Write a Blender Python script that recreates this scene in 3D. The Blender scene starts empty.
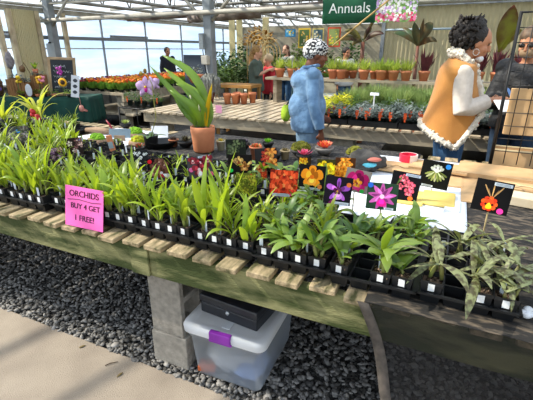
import bpy, bmesh, math, random
import numpy as np
from mathutils import Vector, Matrix, noise as mnoise
PI = math.pi
S = bpy.context.scene
COL = S.collection
rnd = random.Random(7)
def R(d): return math.radians(d)

# ---------------------------------------------------------------- camera
PITCH, YAW, FPX = R(20.8), R(24.7), 395.0
CAM = Vector((0.186, -1.176, 1.55))
cd = bpy.data.cameras.new('camera'); cam = bpy.data.objects.new('camera', cd); COL.objects.link(cam)
cam.location = CAM; cam.rotation_euler = (PI/2 - PITCH, 0, YAW)
cd.sensor_width = 36; cd.lens = FPX/533*36; cd.clip_start = 0.05; cd.clip_end = 200
S.camera = cam

# ---------------------------------------------------------------- sky, sun, exposure
wd = bpy.data.worlds.new('sky'); S.world = wd; wd.use_nodes = True
nt = wd.node_tree; nt.nodes.clear()
tc = nt.nodes.new('ShaderNodeTexCoord'); sx = nt.nodes.new('ShaderNodeSeparateXYZ'); cr = nt.nodes.new('ShaderNodeValToRGB')
bg = nt.nodes.new('ShaderNodeBackground'); wo = nt.nodes.new('ShaderNodeOutputWorld')
nt.links.new(tc.outputs['Generated'], sx.inputs[0]); nt.links.new(sx.outputs['Z'], cr.inputs[0])
cr.color_ramp.elements[0].position = 0.0; cr.color_ramp.elements[0].color = (0.86, 0.93, 1.0, 1)
cr.color_ramp.elements[1].position = 0.7; cr.color_ramp.elements[1].color = (0.62, 0.76, 0.98, 1)
nt.links.new(cr.outputs[0], bg.inputs[0]); bg.inputs[1].default_value = 1.25
nt.links.new(bg.outputs[0], wo.inputs[0])
sl = bpy.data.lights.new('sun', 'SUN'); sun = bpy.data.objects.new('sun', sl); COL.objects.link(sun)
sl.energy = 7.5; sl.angle = R(1.2); sl.color = (1.0, 0.93, 0.80)
SUN_AZ, SUN_EL = Vector((-0.93, -0.30, 0)).normalized(), R(43)
sdir = Vector((SUN_AZ.x*math.cos(SUN_EL), SUN_AZ.y*math.cos(SUN_EL), math.sin(SUN_EL)))
sun.rotation_euler = sdir.to_track_quat('Z', 'Y').to_euler()
S.view_settings.view_transform = 'Standard'; S.view_settings.look = 'None'
S.view_settings.gamma = 1; S.view_settings.use_curve_mapping = False
S.view_settings.exposure = 0.35
S.cycles.max_bounces = 8; S.cycles.transparent_max_bounces = 24; S.cycles.caustics_refractive = False; S.cycles.caustics_reflective = False

# ---------------------------------------------------------------- pixel <-> place
_sp, _cp, _sy, _cy = math.sin(PITCH), math.cos(PITCH), math.sin(YAW), math.cos(YAW)
def ray(u, v):
    x = (u-266.5)/FPX; y = -(v-200)/FPX
    f = _cp + y*_sp; z = -_sp + y*_cp
    return Vector((x*_cy - f*_sy, x*_sy + f*_cy, z))
def atz(u, v, z): d = ray(u, v); return CAM + d*((z-CAM.z)/d.z)
def aty(u, v, Y): d = ray(u, v); return CAM + d*((Y-CAM.y)/d.y)
def atx(u, v, X): d = ray(u, v); return CAM + d*((X-CAM.x)/d.x)
def proj(p):
    a, b, c = p[0]-CAM.x, p[1]-CAM.y, p[2]-CAM.z; r = a*_cy+b*_sy; f = -a*_sy+b*_cy; dp = f*_cp-c*_sp
    return 266.5+FPX*r/dp, 200-FPX*(f*_sp+c*_cp)/dp
CR = Vector((_cy, _sy, 0)); CF = Vector((-_sy, _cy, 0))   # level right / ahead of the viewer

# ---------------------------------------------------------------- materials
def srgb(h):
    h = h.lstrip('#'); c = [int(h[i:i+2], 16)/255 for i in (0, 2, 4)]
    return tuple(x/12.92 if x <= .04045 else ((x+.055)/1.055)**2.4 for x in c)
_mc = {}
def M(name, col, rough=.6, col2=None, ns=8., amt=(.35, .65), bump=0., bs=None, metal=0., spec=.4, trans=0., tcol=None, clear=0., stretch=None,
      rand=0., coord='Object', vor=False, alpha_noise=None, detail=4., island=False, sheen=0.):
    if name in _mc: return _mc[name]
    if isinstance(col, str): col = srgb(col)
    if isinstance(col2, str): col2 = srgb(col2)
    if isinstance(tcol, str): tcol = srgb(tcol)
    m = bpy.data.materials.new(name); m.use_nodes = True; t = m.node_tree; N = t.nodes; L = t.links
    p = N['Principled BSDF']; out = N['Material Output']
    p.inputs['Base Color'].default_value = (*col, 1); p.inputs['Roughness'].default_value = rough
    p.inputs['Metallic'].default_value = metal; p.inputs['Specular IOR Level'].default_value = spec
    if sheen: p.inputs['Sheen Weight'].default_value = sheen
    cs = None
    if col2 or bump or alpha_noise:
        tcn = N.new('ShaderNodeTexCoord'); mp = N.new('ShaderNodeMapping'); L.new(tcn.outputs[coord], mp.inputs[0])
        if stretch: mp.inputs['Scale'].default_value = stretch
    if col2:
        if vor:
            nz = N.new('ShaderNodeTexVoronoi'); nz.inputs['Scale'].default_value = ns; fac = nz.outputs['Color']
        else:
            nz = N.new('ShaderNodeTexNoise'); nz.inputs['Scale'].default_value = ns; nz.inputs['Detail'].default_value = detail; fac = nz.outputs['Fac']
        L.new(mp.outputs[0], nz.inputs['Vector'])
        if island:
            g = N.new('ShaderNodeNewGeometry'); fac = g.outputs['Random Per Island']
        rp = N.new('ShaderNodeValToRGB'); rp.color_ramp.elements[0].position = amt[0]; rp.color_ramp.elements[1].position = amt[1]
        rp.color_ramp.elements[0].color = (*col, 1); rp.color_ramp.elements[1].color = (*col2, 1)
        L.new(fac, rp.inputs[0]); cs = rp.outputs[0]
    if rand:
        oi = N.new('ShaderNodeObjectInfo'); hv = N.new('ShaderNodeHueSaturation'); mr = N.new('ShaderNodeMapRange')
        mr.inputs[3].default_value = 1-rand; mr.inputs[4].default_value = 1+rand; L.new(oi.outputs['Random'], mr.inputs[0]); L.new(mr.outputs[0], hv.inputs['Value'])
        mh = N.new('ShaderNodeMapRange'); mh.inputs[3].default_value = .5-rand*.05; mh.inputs[4].default_value = .5+rand*.05
        L.new(oi.outputs['Random'], mh.inputs[0]); L.new(mh.outputs[0], hv.inputs['Hue'])
        if cs: L.new(cs, hv.inputs['Color'])
        else: hv.inputs['Color'].default_value = (*col, 1)
        cs = hv.outputs[0]
    if cs: L.new(cs, p.inputs['Base Color'])
    if bump:
        b = N.new('ShaderNodeBump'); b.inputs['Strength'].default_value = min(1, bump); b.inputs['Distance'].default_value = .01*max(1, bump)
        n2 = N.new('ShaderNodeTexNoise'); n2.inputs['Scale'].default_value = bs or ns*3; n2.inputs['Detail'].default_value = 5
        L.new(mp.outputs[0], n2.inputs['Vector']); L.new(n2.outputs['Fac'], b.inputs['Height']); L.new(b.outputs[0], p.inputs['Normal'])
    sh = p.outputs[0]
    if trans:
        tb = N.new('ShaderNodeBsdfTranslucent'); mx = N.new('ShaderNodeMixShader'); mx.inputs[0].default_value = trans
        tb.inputs[0].default_value = (*(tcol or col), 1)
        if cs and not tcol: L.new(cs, tb.inputs[0])
        L.new(sh, mx.inputs[1]); L.new(tb.outputs[0], mx.inputs[2]); sh = mx.outputs[0]
    if clear or alpha_noise:
        tr = N.new('ShaderNodeBsdfTransparent'); mx = N.new('ShaderNodeMixShader'); mx.inputs[0].default_value = clear
        L.new(sh, mx.inputs[1]); L.new(tr.outputs[0], mx.inputs[2]); sh = mx.outputs[0]
        if alpha_noise:
            n3 = N.new('ShaderNodeTexNoise'); n3.inputs['Scale'].default_value = alpha_noise; n3.inputs['Detail'].default_value = 2
            m2 = N.new('ShaderNodeMapping'); m2.inputs['Scale'].default_value = (1, .25, 1); L.new(tcn.outputs[coord], m2.inputs[0]); L.new(m2.outputs[0], n3.inputs['Vector'])
            mr3 = N.new('ShaderNodeMapRange'); mr3.inputs[1].default_value = .4; mr3.inputs[2].default_value = .6; mr3.inputs[3].default_value = max(0, clear-.25); mr3.inputs[4].default_value = min(1, clear+.25)
            L.new(n3.outputs['Fac'], mr3.inputs[0]); L.new(mr3.outputs[0], mx.inputs[0])
    L.new(sh, out.inputs[0]); _mc[name] = m
    return m

# ---------------------------------------------------------------- mesh builder
class MB:
    def __init__(s): s.v = []; s.f = []; s.sm = []; s.mi = []; s.mi0 = 0
    def add(s, vs, fs, smooth=False, mi=None):
        o = len(s.v); s.v += [tuple(p) for p in vs]
        for f in fs: s.f.append(tuple(i+o for i in f)); s.sm.append(smooth); s.mi.append(s.mi0 if mi is None else mi)
    def bx(s, x0, x1, y0, y1, z0, z1, mi=None, rz=0, piv=None, tap=1.):
        cx, cy = (x0+x1)/2, (y0+y1)/2
        vs = []
        for z, k in ((z0, tap), (z1, 1.)):
            for x, y in ((x0, y0), (x1, y0), (x1, y1), (x0, y1)): vs.append((cx+(x-cx)*k, cy+(y-cy)*k, z))
        if rz:
            px, py = piv or (cx, cy); c, q = math.cos(rz), math.sin(rz)
            vs = [(px+(x-px)*c-(y-py)*q, py+(x-px)*q+(y-py)*c, z) for x, y, z in vs]
        s.add(vs, [(3, 2, 1, 0), (4, 5, 6, 7), (0, 1, 5, 4), (1, 2, 6, 5), (2, 3, 7, 6), (3, 0, 4, 7)], False, mi)
    def ob(s, c, ax, ay, az, mi=None):       # oriented box: half vectors
        c, ax, ay, az = map(Vector, (c, ax, ay, az)); vs = []
        for k in (-1, 1):
            for a, b in ((-1, -1), (1, -1), (1, 1), (-1, 1)): vs.append(c+ax*a+ay*b+az*k)
        s.add(vs, [(3, 2, 1, 0), (4, 5, 6, 7), (0, 1, 5, 4), (1, 2, 6, 5), (2, 3, 7, 6), (3, 0, 4, 7)], False, mi)
    def bar(s, p0, p1, w, h, mi=None, up=(0, 0, 1)):
        p0, p1 = Vector(p0), Vector(p1); d = p1-p0; up = Vector(up)
        a = d.cross(up)
        if a.length < 1e-6: a = d.cross(Vector((1, 0, 0)))
        a.normalize(); b = a.cross(d).normalized()
        s.ob((p0+p1)/2, d/2, a*w/2, b*h/2, mi)
    def tube(s, pts, rs, n=8, cap=True, smooth=True, mi=None, flat=1., up=None):
        pts = [Vector(p) for p in pts]
        if not hasattr(rs, '__len__'): rs = [rs]*len(pts)
        vs = []; fs = []; ref = Vector(up) if up else None
        for i, p in enumerate(pts):
            d = (pts[min(i+1, len(pts)-1)]-pts[max(i-1, 0)])
            if d.length < 1e-9: d = Vector((0, 0, 1))
            d.normalize()
            if ref is None: ref = Vector((0, 0, 1)) if abs(d.z) < .9 else Vector((1, 0, 0))
            a = ref - d*ref.dot(d)
            if a.length < 1e-5: a = d.orthogonal()
            a.normalize(); b = d.cross(a); ref = a if not up else ref
            for k in range(n):
                t = 2*PI*k/n; vs.append(p + a*(math.cos(t)*rs[i]*flat) + b*(math.sin(t)*rs[i]))
        for i in range(len(pts)-1):
            for k in range(n): fs.append((i*n+k, i*n+(k+1) % n, (i+1)*n+(k+1) % n, (i+1)*n+k))
        if cap: fs.append(tuple(range(n-1, -1, -1))); fs.append(tuple((len(pts)-1)*n+k for k in range(n)))
        s.add(vs, fs, smooth, mi)
    def lathe(s, prof, n=20, c=(0, 0, 0), smooth=True, mi=None, sx=1., sy=1.):
        vs = []; fs = []; c = Vector(c)
        for r, z in prof:
            for k in range(n): t = 2*PI*k/n; vs.append((c.x+r*math.cos(t)*sx, c.y+r*math.sin(t)*sy, c.z+z))
        for i in range(len(prof)-1):
            for k in range(n): fs.append((i*n+k, i*n+(k+1) % n, (i+1)*n+(k+1) % n, (i+1)*n+k))
        if prof[0][0] > 1e-6: fs.append(tuple(range(n-1, -1, -1)))
        if prof[-1][0] > 1e-6: fs.append(tuple((len(prof)-1)*n+k for k in range(n)))
        s.add(vs, fs, smooth, mi)
    def ell(s, c, r, n=12, m=8, rot=None, smooth=True, mi=None, jit=0., jf=8., seed=0.):
        c = Vector(c); vs = []; fs = []
        if not hasattr(r, '__len__'): r = (r, r, r)
        def put(x, y, z):
            p = Vector((x*r[0], y*r[1], z*r[2]))
            if jit: p *= 1+jit*mnoise.noise(Vector((x*jf*.5+seed, y*jf*.5, z*jf*.5)))
            if rot: p = rot @ p
            vs.append(c+p)
        put(0, 0, -1)
        for i in range(1, m):
            a = -PI/2+PI*i/m
            for k in range(n): t = 2*PI*k/n; put(math.cos(a)*math.cos(t), math.cos(a)*math.sin(t), math.sin(a))
        put(0, 0, 1)
        for k in range(n): fs.append((0, 1+(k+1) % n, 1+k))
        for i in range(m-2):
            for k in range(n): fs.append((1+i*n+k, 1+i*n+(k+1) % n, 1+(i+1)*n+(k+1) % n, 1+(i+1)*n+k))
        e = 1+(m-1)*n
        for k in range(n): fs.append((e-n+k, e-n+(k+1) % n, e))
        s.add(vs, fs, smooth, mi)
    def leaf(s, base, az, el, ln, w, droop, seg=6, fold=.2, mi=None, prof='strap', twist=0., thick=0.):
        p = Vector(base); vs = []; fs = []
        for i in range(seg+1):
            t = i/seg; e = el-droop*t*t
            d = Vector((math.cos(az)*math.cos(e), math.sin(az)*math.cos(e), math.sin(e)))
            if i: p = p+d*(ln/seg)
            if prof == 'strap': k = min(1, .55+t*2.5)*max(.05, 1-max(0, (t-.55)/.45)**1.7)
            else: k = max(.08, math.sin(PI*min(1, .08+t*.92))**.8)
            tw = twist*t
            sd = Vector((-math.sin(az), math.cos(az), 0)); nr = d.cross(sd)*-1
            side = sd*math.cos(tw)+nr*math.sin(tw); up = side.cross(d)
            ww = w*k/2
            vs += [p-side*ww+up*ww*fold, p, p+side*ww+up*ww*fold]
        for i in range(seg):
            a = i*3; fs += [(a, a+1, a+4, a+3), (a+1, a+2, a+5, a+4)]
        s.add(vs, fs, True, mi)
        return p
    def grid(s, fn, nu, nv, smooth=True, mi=None, flip=False):
        vs = [fn(i/nu, j/nv) for j in range(nv+1) for i in range(nu+1)]; fs = []
        for j in range(nv):
            for i in range(nu):
                a = j*(nu+1)+i; q = (a, a+1, a+nu+2, a+nu+1); fs.append(q[::-1] if flip else q)
        s.add(vs, fs, smooth, mi)
    def mesh(s, name):
        me = bpy.data.meshes.new(name); me.from_pydata(s.v, [], s.f)
        me.polygons.foreach_set('use_smooth', s.sm); me.polygons.foreach_set('material_index', s.mi); me.update()
        return me
    def build(s, name, mats, parent=None, loc=None, bevel=0., solid=0., rz=0.):
        me = s.mesh(name)
        return link(name, me, mats, parent, loc, bevel, solid, rz)
def link(name, me, mats=None, parent=None, loc=None, bevel=0., solid=0., rz=0.):
    if mats is not None:
        if len(me.materials): me.materials.clear()
        for m in (mats if isinstance(mats, (list, tuple)) else [mats]): me.materials.append(m)
    o = bpy.data.objects.new(name, me); COL.objects.link(o)
    if parent: o.parent = parent
    if loc is not None: o.location = loc
    if rz: o.rotation_euler.z = rz
    if solid: d = o.modifiers.new('s', 'SOLIDIFY'); d.thickness = solid; d.offset = 0
    if bevel: b = o.modifiers.new('b', 'BEVEL'); b.width = bevel; b.segments = 2; b.limit_method = 'ANGLE'; b.angle_limit = R(40)
    return o
def tag(o, label, cat, group=None, kind=None):
    o['label'] = label; o['category'] = cat
    if group: o['group'] = group
    if kind: o['kind'] = kind
    return o
def thing(name, label, cat, loc=(0, 0, 0), rz=0, group=None):
    o = bpy.data.objects.new(name, None); COL.objects.link(o); o.location = loc; o.rotation_euler = (0, 0, rz); o.empty_display_size = .05
    return tag(o, label, cat, group)
def struct(o): o['kind'] = 'structure'; return o
def dup(root, loc, rz, label, sc=1.):
    r = root.copy(); COL.objects.link(r); r.location = loc; r.rotation_euler = (0, 0, rz); r.scale = (sc, sc, sc); r['label'] = label
    for ch in list(root.children):
        c = ch.copy(); COL.objects.link(c); c.parent = r
        for g in ch.children:
            d = g.copy(); COL.objects.link(d); d.parent = c
    return r
def text_mesh(body, size, extr=.0005):
    cu = bpy.data.curves.new('t', 'FONT'); cu.body = body; cu.size = size; cu.extrude = extr; cu.align_x = 'CENTER'; cu.align_y = 'CENTER'
    o = bpy.data.objects.new('t', cu); COL.objects.link(o)
    dg = bpy.context.evaluated_depsgraph_get(); me = bpy.data.meshes.new_from_object(o.evaluated_get(dg))
    bpy.data.objects.remove(o); bpy.data.curves.remove(cu)
    return me
def text_into(mb, body, size, org, ax, ay, mi, bold=0.):
    me = text_mesh(body, size); org, ax, ay = Vector(org), Vector(ax), Vector(ay); az = ax.cross(ay)
    for dx in ((0,) if not bold else (-bold, 0, bold)):
        mb.add([org+ax*(v.co.x+dx)+ay*v.co.y+az*v.co.z for v in me.vertices], [tuple(p.vertices) for p in me.polygons], False, mi)
    bpy.data.meshes.remove(me)
def remesh(mb, vox, sm=2, fac=.5):
    me = mb.mesh('r'); o = bpy.data.objects.new('r', me); COL.objects.link(o)
    a = o.modifiers.new('r', 'REMESH'); a.mode = 'VOXEL'; a.voxel_size = vox; a.use_smooth_shade = True
    if sm: b = o.modifiers.new('s', 'SMOOTH'); b.iterations = sm; b.factor = fac
    dg = bpy.context.evaluated_depsgraph_get(); r = bpy.data.meshes.new_from_object(o.evaluated_get(dg))
    bpy.data.objects.remove(o); bpy.data.meshes.remove(me)
    r.polygons.foreach_set('use_smooth', [True]*len(r.polygons))
    return r
ORD = ['first', 'second', 'third', 'fourth', 'fifth', 'sixth', 'seventh', 'eighth', 'ninth', 'tenth', 'eleventh', 'twelfth', 'thirteenth', 'fourteenth', 'fifteenth', 'sixteenth']

# common materials
wood_grey = M('weathered_wood', '#a89a84', .8, '#6f6554', 3., (.3, .7), .4, 30, stretch=(6, .6, 6))
wood_slat = M('bench_slat_wood', '#b09c7c', .8, '#4b4a2c', 5., (.38, .66), .5, 30, stretch=(6, 1.5, 6), detail=6)
wood_moss = M('mossy_wood', '#838259', .85, '#37421c', 3.5, (.40, .56), .6, 40, stretch=(1, 4, 4), detail=7)
black_pl = M('black_plastic', '#15171a', .45, spec=.35)
pot_pl = M('pot_plastic', '#1b1c1e', .5, spec=.35)
concrete = M('block_concrete', '#9a958b', .9, '#7c7870', 30., (.3, .7), .5, 120)
white_pl = M('white_tag', '#dfe2e4', .5)
steel = M('galvanised_steel', '#8f969c', .45, '#6f757c', 6., (.3, .7), metal=.35)
steel_light = M('pale_pipe', '#b9b7ae', .5, '#8d8a80', 5., (.3, .7), metal=.2)
terra = M('terracotta', '#cf8660', .8, '#b56c48', 6., (.3, .7), .1, 60, rand=.08)
soil_dark = M('potting_bark', '#4a3626', .95, '#1d140e', 60., (.35, .6), .8, 120)
card_board = M('cardboard', '#c9a67a', .8, '#ba966a', 12., (.3, .7))
card_edge = M('cardboard_edge', '#a87e4c', .9)
dark = M('near_black', '#0d0d0e', .7)
white_paper = M('white_paper', '#e6e9ee', .7)
# ================================================================ THE SETTING
BT = 0.77            # top of the benches
gravel_base = M('gravel_bed', '#55534f', .95, '#242322', 90., (.35, .6), 1., 60, vor=True)
mb = MB(); mb.grid(lambda a, b: (-12+20*a, .045+12.5*b, -.012), 4, 4, False); struct(mb.build('floor', gravel_base))
mb = MB(); mb.grid(lambda a, b: (-80+160*a, -60+130*b, -.06), 4, 4, False)
struct(mb.build('ground_outside', M('outside_ground', '#b9b6a6', .9, '#8f9a78', .3, (.4, .6))))
# concrete path with a slightly rounded edge
path_m = M('path_concrete', '#a39787', .92, '#857a6d', 2.6, (.32, .68), .5, 220, detail=10)
mb = MB(); mb.bx(-12, 8, -6, .05, -.1, .004); struct(mb.build('floor_path', path_m, bevel=.008))
# loose slate chippings over the bed, below the first bench and beside the path
def chips(n, x0, x1, y0, y1, r0, r1, seed):
    g = np.random.default_rng(seed); ph = (1+5**.5)/2
    ico = np.array([(-1, ph, 0), (1, ph, 0), (-1, -ph, 0), (1, -ph, 0), (0, -1, ph), (0, 1, ph), (0, -1, -ph), (0, 1, -ph), (ph, 0, -1), (ph, 0, 1), (-ph, 0, -1), (-ph, 0, 1)])/1.9
    fc = np.array([(0, 11, 5), (0, 5, 1), (0, 1, 7), (0, 7, 10), (0, 10, 11), (1, 5, 9), (5, 11, 4), (11, 10, 2), (10, 7, 6), (7, 1, 8), (3, 9, 4), (3, 4, 2), (3, 2, 6), (3, 6, 8), (3, 8, 9), (4, 9, 5), (2, 4, 11), (6, 2, 10), (8, 6, 7), (9, 8, 1)])
    r = g.uniform(r0, r1, n)*np.where(g.random(n) < .06, 1.5, 1)
    sc = np.stack([r*g.uniform(.8, 1.3, n), r*g.uniform(.5, .9, n), r*g.uniform(.25, .55, n)], 1)
    P = ico[None]*(1+g.uniform(-.25, .25, (n, 12, 1)))*sc[:, None, :]
    a = g.uniform(0, 2*np.pi, n); b = g.normal(0, .45, n)
    ca, sa, cb, sb = np.cos(a)[:, None], np.sin(a)[:, None], np.cos(b)[:, None], np.sin(b)[:, None]
    x, y, z = P[..., 0], P[..., 1], P[..., 2]
    x, z = x*cb-z*sb, x*sb+z*cb
    x, y = x*ca-y*sa, x*sa+y*ca
    cen = np.stack([g.uniform(x0, x1, n), y0+(y1-y0)*g.random(n)**1.25, g.uniform(-.006, .009, n)], 1)
    V = np.stack([x, y, z], 2)+cen[:, None]
    F = (fc[None]+(np.arange(n)*12)[:, None, None]).reshape(-1, 3)
    me = bpy.data.meshes.new('gravel'); me.vertices.add(n*12); me.vertices.foreach_set('co', V.reshape(-1))
    me.loops.add(len(F)*3); me.loops.foreach_set('vertex_index', F.reshape(-1).astype(np.int32)); me.polygons.add(len(F))
    me.polygons.foreach_set('loop_start', np.arange(0, len(F)*3, 3, dtype=np.int32)); me.update(); me.validate()
    return me
gm = M('slate_chippings', '#353432', .7, '#918e89', 1, (0., 1.), island=True, spec=.5)
g = link('gravel', chips(17000, -3.6, 1.9, .045, 1.5, .010, .019, 3), gm)
tag(g, 'dark grey slate chippings under the bench along the concrete path', 'gravel', kind='stuff')

# plastic-film wall at the far side (long way along +Y) with frame
film = M('wall_film', '#92b3da', .25, '#c3d4e8', .9, (.40, .66), trans=.62, clear=.24, spec=.5, stretch=(1, .4, 3))
mb = MB(); mb.grid(lambda a, b: (-8.0, -4+18*a, .85+1.47*b), 18, 4, True); struct(mb.build('wall_left', film))
mb = MB(); mb.bx(-8.05, -7.97, -4, 14, -.06, .85); struct(mb.build('wall_left_knee', M('knee_board', '#8b8a83', .8, '#6c6a62', 3)))
mb = MB()
for y in (-2.2, 0.0, 2.2, atx(104, 50, -7.93).y, atx(147, 50, -7.93).y, atx(182, 50, -7.93).y, 12.6): mb.tube([(-7.93, y, 0), (-7.93, y, 2.32)], .028, 8)
struct(mb.build('trim_1', steel))
mb = MB(); mb.bar((-7.93, -4, 1.80), (-7.93, 14, 1.80), .06, .075); mb.bar((-7.93, -4, 1.87), (-7.93, 5.0, 1.87), .03, .05); mb.bar((-7.93, 7, 1.87), (-7.93, 8.4, 1.87), .03, .06)
struct(mb.build('trim_2', M('rail_grey', '#747b82', .5)))
mb = MB(); mb.tube([(-7.93, -4, 1.58), (-7.93, 14, 1.58)], .012, 6); mb.tube([(-7.93, -4, .87), (-7.93, 14, .87)], .03, 6); struct(mb.build('trim_3', steel_light))
mb = MB(); mb.bar((-7.93, -4, 2.32), (-7.93, 14, 2.32), .09, .10); mb.tube([(-7.84, -4, 2.40), (-7.84, 14, 2.40)], .03, 8); struct(mb.build('beam_eave', steel_light))
# cream ribbed panel bay beside the far post
mb = MB()
y0, y1 = 4.42, 4.95
for i in range(15):
    y = y0+(y1-y0)*i/14; mb.bar((-7.9, y, .85), (-7.9, y, 2.3), .05, .03, up=(0, 1, 0))
mb.bx(-7.93, -7.91, y0, y1, .85, 2.3); struct(mb.build('wall_left_panel', M('cream_panel', '#e8dfb6', .6, trans=.4)))
mb = MB()
for y in (4.15, 4.38, 4.98, 5.62): mb.bar((-7.87, y, 0), (-7.87, y, 2.3), .07, .09, up=(0, 1, 0))
struct(mb.build('trim_4', M('cream_timber', '#cdbf9e', .7, '#a4937a', 5)))
# far end film wall, behind everything
mb = MB(); mb.grid(lambda a, b: (-8+16*a, 14.0, 0+2.4*b), 6, 2, True); struct(mb.build('wall_end', M('end_wall', '#a79f8a', .8, '#7f7868', 2.5)))
# corrugated translucent panel wall
corr = M('corrugated_panel', '#a39a78', .55, '#b9b08e', 1.5, (.3, .7), trans=.35, tcol='#cfc39a')
WY, WX0 = 9.0, -1.5
mb = MB(); n = 420
mb.add([(WX0+8*i/n, WY+.016*math.sin(i*PI/2.5), z) for z in (0, 2.52) for i in range(n+1)], [(i, i+1, n+2+i, n+1+i) for i in range(n)], True)
struct(mb.build('wall_back', corr))
mb = MB(); mb.bar((WX0, WY-.06, 2.50), (6.5, WY-.06, 2.50), .08, .10); mb.bar((WX0, WY-.05, .5), (WX0, WY-.05, 2.5), .08, .08, up=(0, 1, 0)); struct(mb.build('trim_5', steel))
mb = MB(); mb.tube([(WX0, WY-.06, 1.98), (.2, WY-.06, 1.98)], .022, 8); struct(mb.build('trim_6', M('blue_grey_pipe', '#9fb2bd', .5)))
# roof: two bays with glazing, rafters, purlins
glaz = M('roof_glazing', '#f2f2ee', .4, trans=.6, tcol='#ffffff', clear=.68)
GY, GZ = 5.2, 2.75
slopes = [((GY, GZ), (9.1, 4.2)), ((9.1, 4.2), (14.0, 2.45)), ((GY, GZ), (1.6, 4.1)), ((1.6, 4.1), (-2.4, 2.75))]
bars_m = M('glazing_bar', '#a9a8a2', .5, '#7c7b76', 4)
for k, ((ya, za), (yb, zb)) in enumerate(slopes):
    mb = MB(); mb.grid(lambda a, b: (-8.1+16*a, ya+(yb-ya)*b, za+(zb-za)*b), 2, 1, False); struct(mb.build('ceiling', glaz))
    mb = MB()
    for i in range(27):
        x = -8.1+16*i/26; mb.bar((x, ya, za-.03), (x, yb, zb-.03), .035, .05)
    for t in (.04, .25, .45, .62, .82, .98):
        y, z = ya+(yb-ya)*t, za+(zb-za)*t-.09; mb.tube([(-8.1, y, z), (7.9, y, z)], .024, 6)
    struct(mb.build('ceiling_bars', bars_m))
# posts carrying the gutter
PX = [(-7.75, GY), (-3.84, GY), (0.9, GY), (4.6, GY)]
for x, y in PX[:2]:
    mb = MB(); mb.bar((x, y, 0), (x, y, 2.9), .15, .15, up=(0, 1, 0)); struct(mb.build('column', M('post_grey', '#8d9499', .55, '#70777d', 5, (.3, .7)), bevel=.008))
mb = MB()
for x, y in PX[:2]:
    for s in (-1, 1): mb.tube([(x+.07*s, y-.02, 2.02), (x+.85*s, y-.02, 2.72)], .028, 8)
struct(mb.build('beam_brace', steel_light))
mb = MB(); mb.tube([(-8, GY-.12, 2.12), (7, GY-.12, 2.20)], .038, 10); mb.bx(-8, 7, GY-.12, GY+.12, 2.68, 2.80)
struct(mb.build('beam_gutter', M('old_pipe', '#aaa79c', .55, '#84817a', 3)))
mb = MB()
for x in (-7.3, -6.1, -4.9, -3.84, -2.5, -1.1, 1.6, 4.2):
    mb.tube([(x, GY, 2.48), (x, 14, 2.48)], .035, 8); mb.tube([(x, GY, 2.95), (x, 9.1, 3.95), (x, 14, 2.62)], .03, 6)
    for j in range(10):
        ya = GY+.2+j*.86; yb = ya+.43; zt = 2.95+(3.9-2.95)*(1-abs(yb-9.1)/4.0) if abs(yb-9.1) < 4 else 2.65
        mb.tube([(x, ya, 2.48), (x, yb, zt)], .016, 6); mb.tube([(x, yb, zt), (x, ya+.86, 2.48)], .016, 6)
for y, z in ((7.2, 2.5), (8.01, 2.46), (9.1, 2.46), (11.4, 2.5)): mb.tube([(-8, y, z), (7, y, z)], .03, 8)
struct(mb.build('beam_truss', M('truss_grey', '#96958e', .55, '#6e6d68', 3)))
# X-run of truss webs above the post row
mb = MB(); mb.tube([(-8, GY, 2.45), (7, GY, 2.45)], .03, 8)
for i in range(30): mb.tube([(-8+i*.5, GY, 2.45), (-7.75+i*.5, GY, 2.7), (-7.5+i*.5, GY, 2.45)], .014, 6)
struct(mb.build('beam_lattice', steel_light))
# rusty old heating pipes slung under the eave run
mb = MB(); mb.tube([(-6.2, GY+.6, 2.16), (-2.0, GY+.6, 2.24)], .06, 10); mb.tube([(-4.6, GY+.5, 2.10), (-3.1, GY+.5, 2.14)], .07, 10)
struct(mb.build('trim_7', M('rusty_pipe', '#8b8178', .7, '#5a4a40', 6, (.35, .65))))
# ================================================================ FIRST BENCH
BX0, BX1, BY1 = -5.0, 1.7, 2.12
b1 = thing('display_bench', 'long mossy slatted timber bench carrying the orchids', 'bench', (0, 0, 0))
k = 0; x = BX0+.05
while x < BX1-.05:
    mb = MB(); dy = rnd.uniform(-.012, .012); w = .046+rnd.uniform(-.003, .003)
    mb.bx(x-w, x+w, -.028+dy, BY1+dy, BT-.024, BT+rnd.uniform(-.003, 0), rz=rnd.uniform(-.004, .004))
    mb.build('slat', wood_slat, b1, bevel=.004); x += .1245+rnd.uniform(-.006, .006)
for (xa, xb) in ((BX0, -.972), (-.968, BX1)):
    mb = MB(); mb.bx(xa, xb, 0, .042, BT-.165, BT-.026); mb.build('front_beam', wood_moss, b1, bevel=.004)
mb = MB(); mb.bx(-1.02, -.92, -.012, 0, BT-.163, BT-.028); mb.build('splice_plate', wood_moss, b1, bevel=.003)
for yy in (.68, 1.36, 2.05):
    mb = MB(); mb.bx(BX0, BX1, yy, yy+.042, BT-.165, BT-.026); mb.build('joist', wood_grey, b1)
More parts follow.
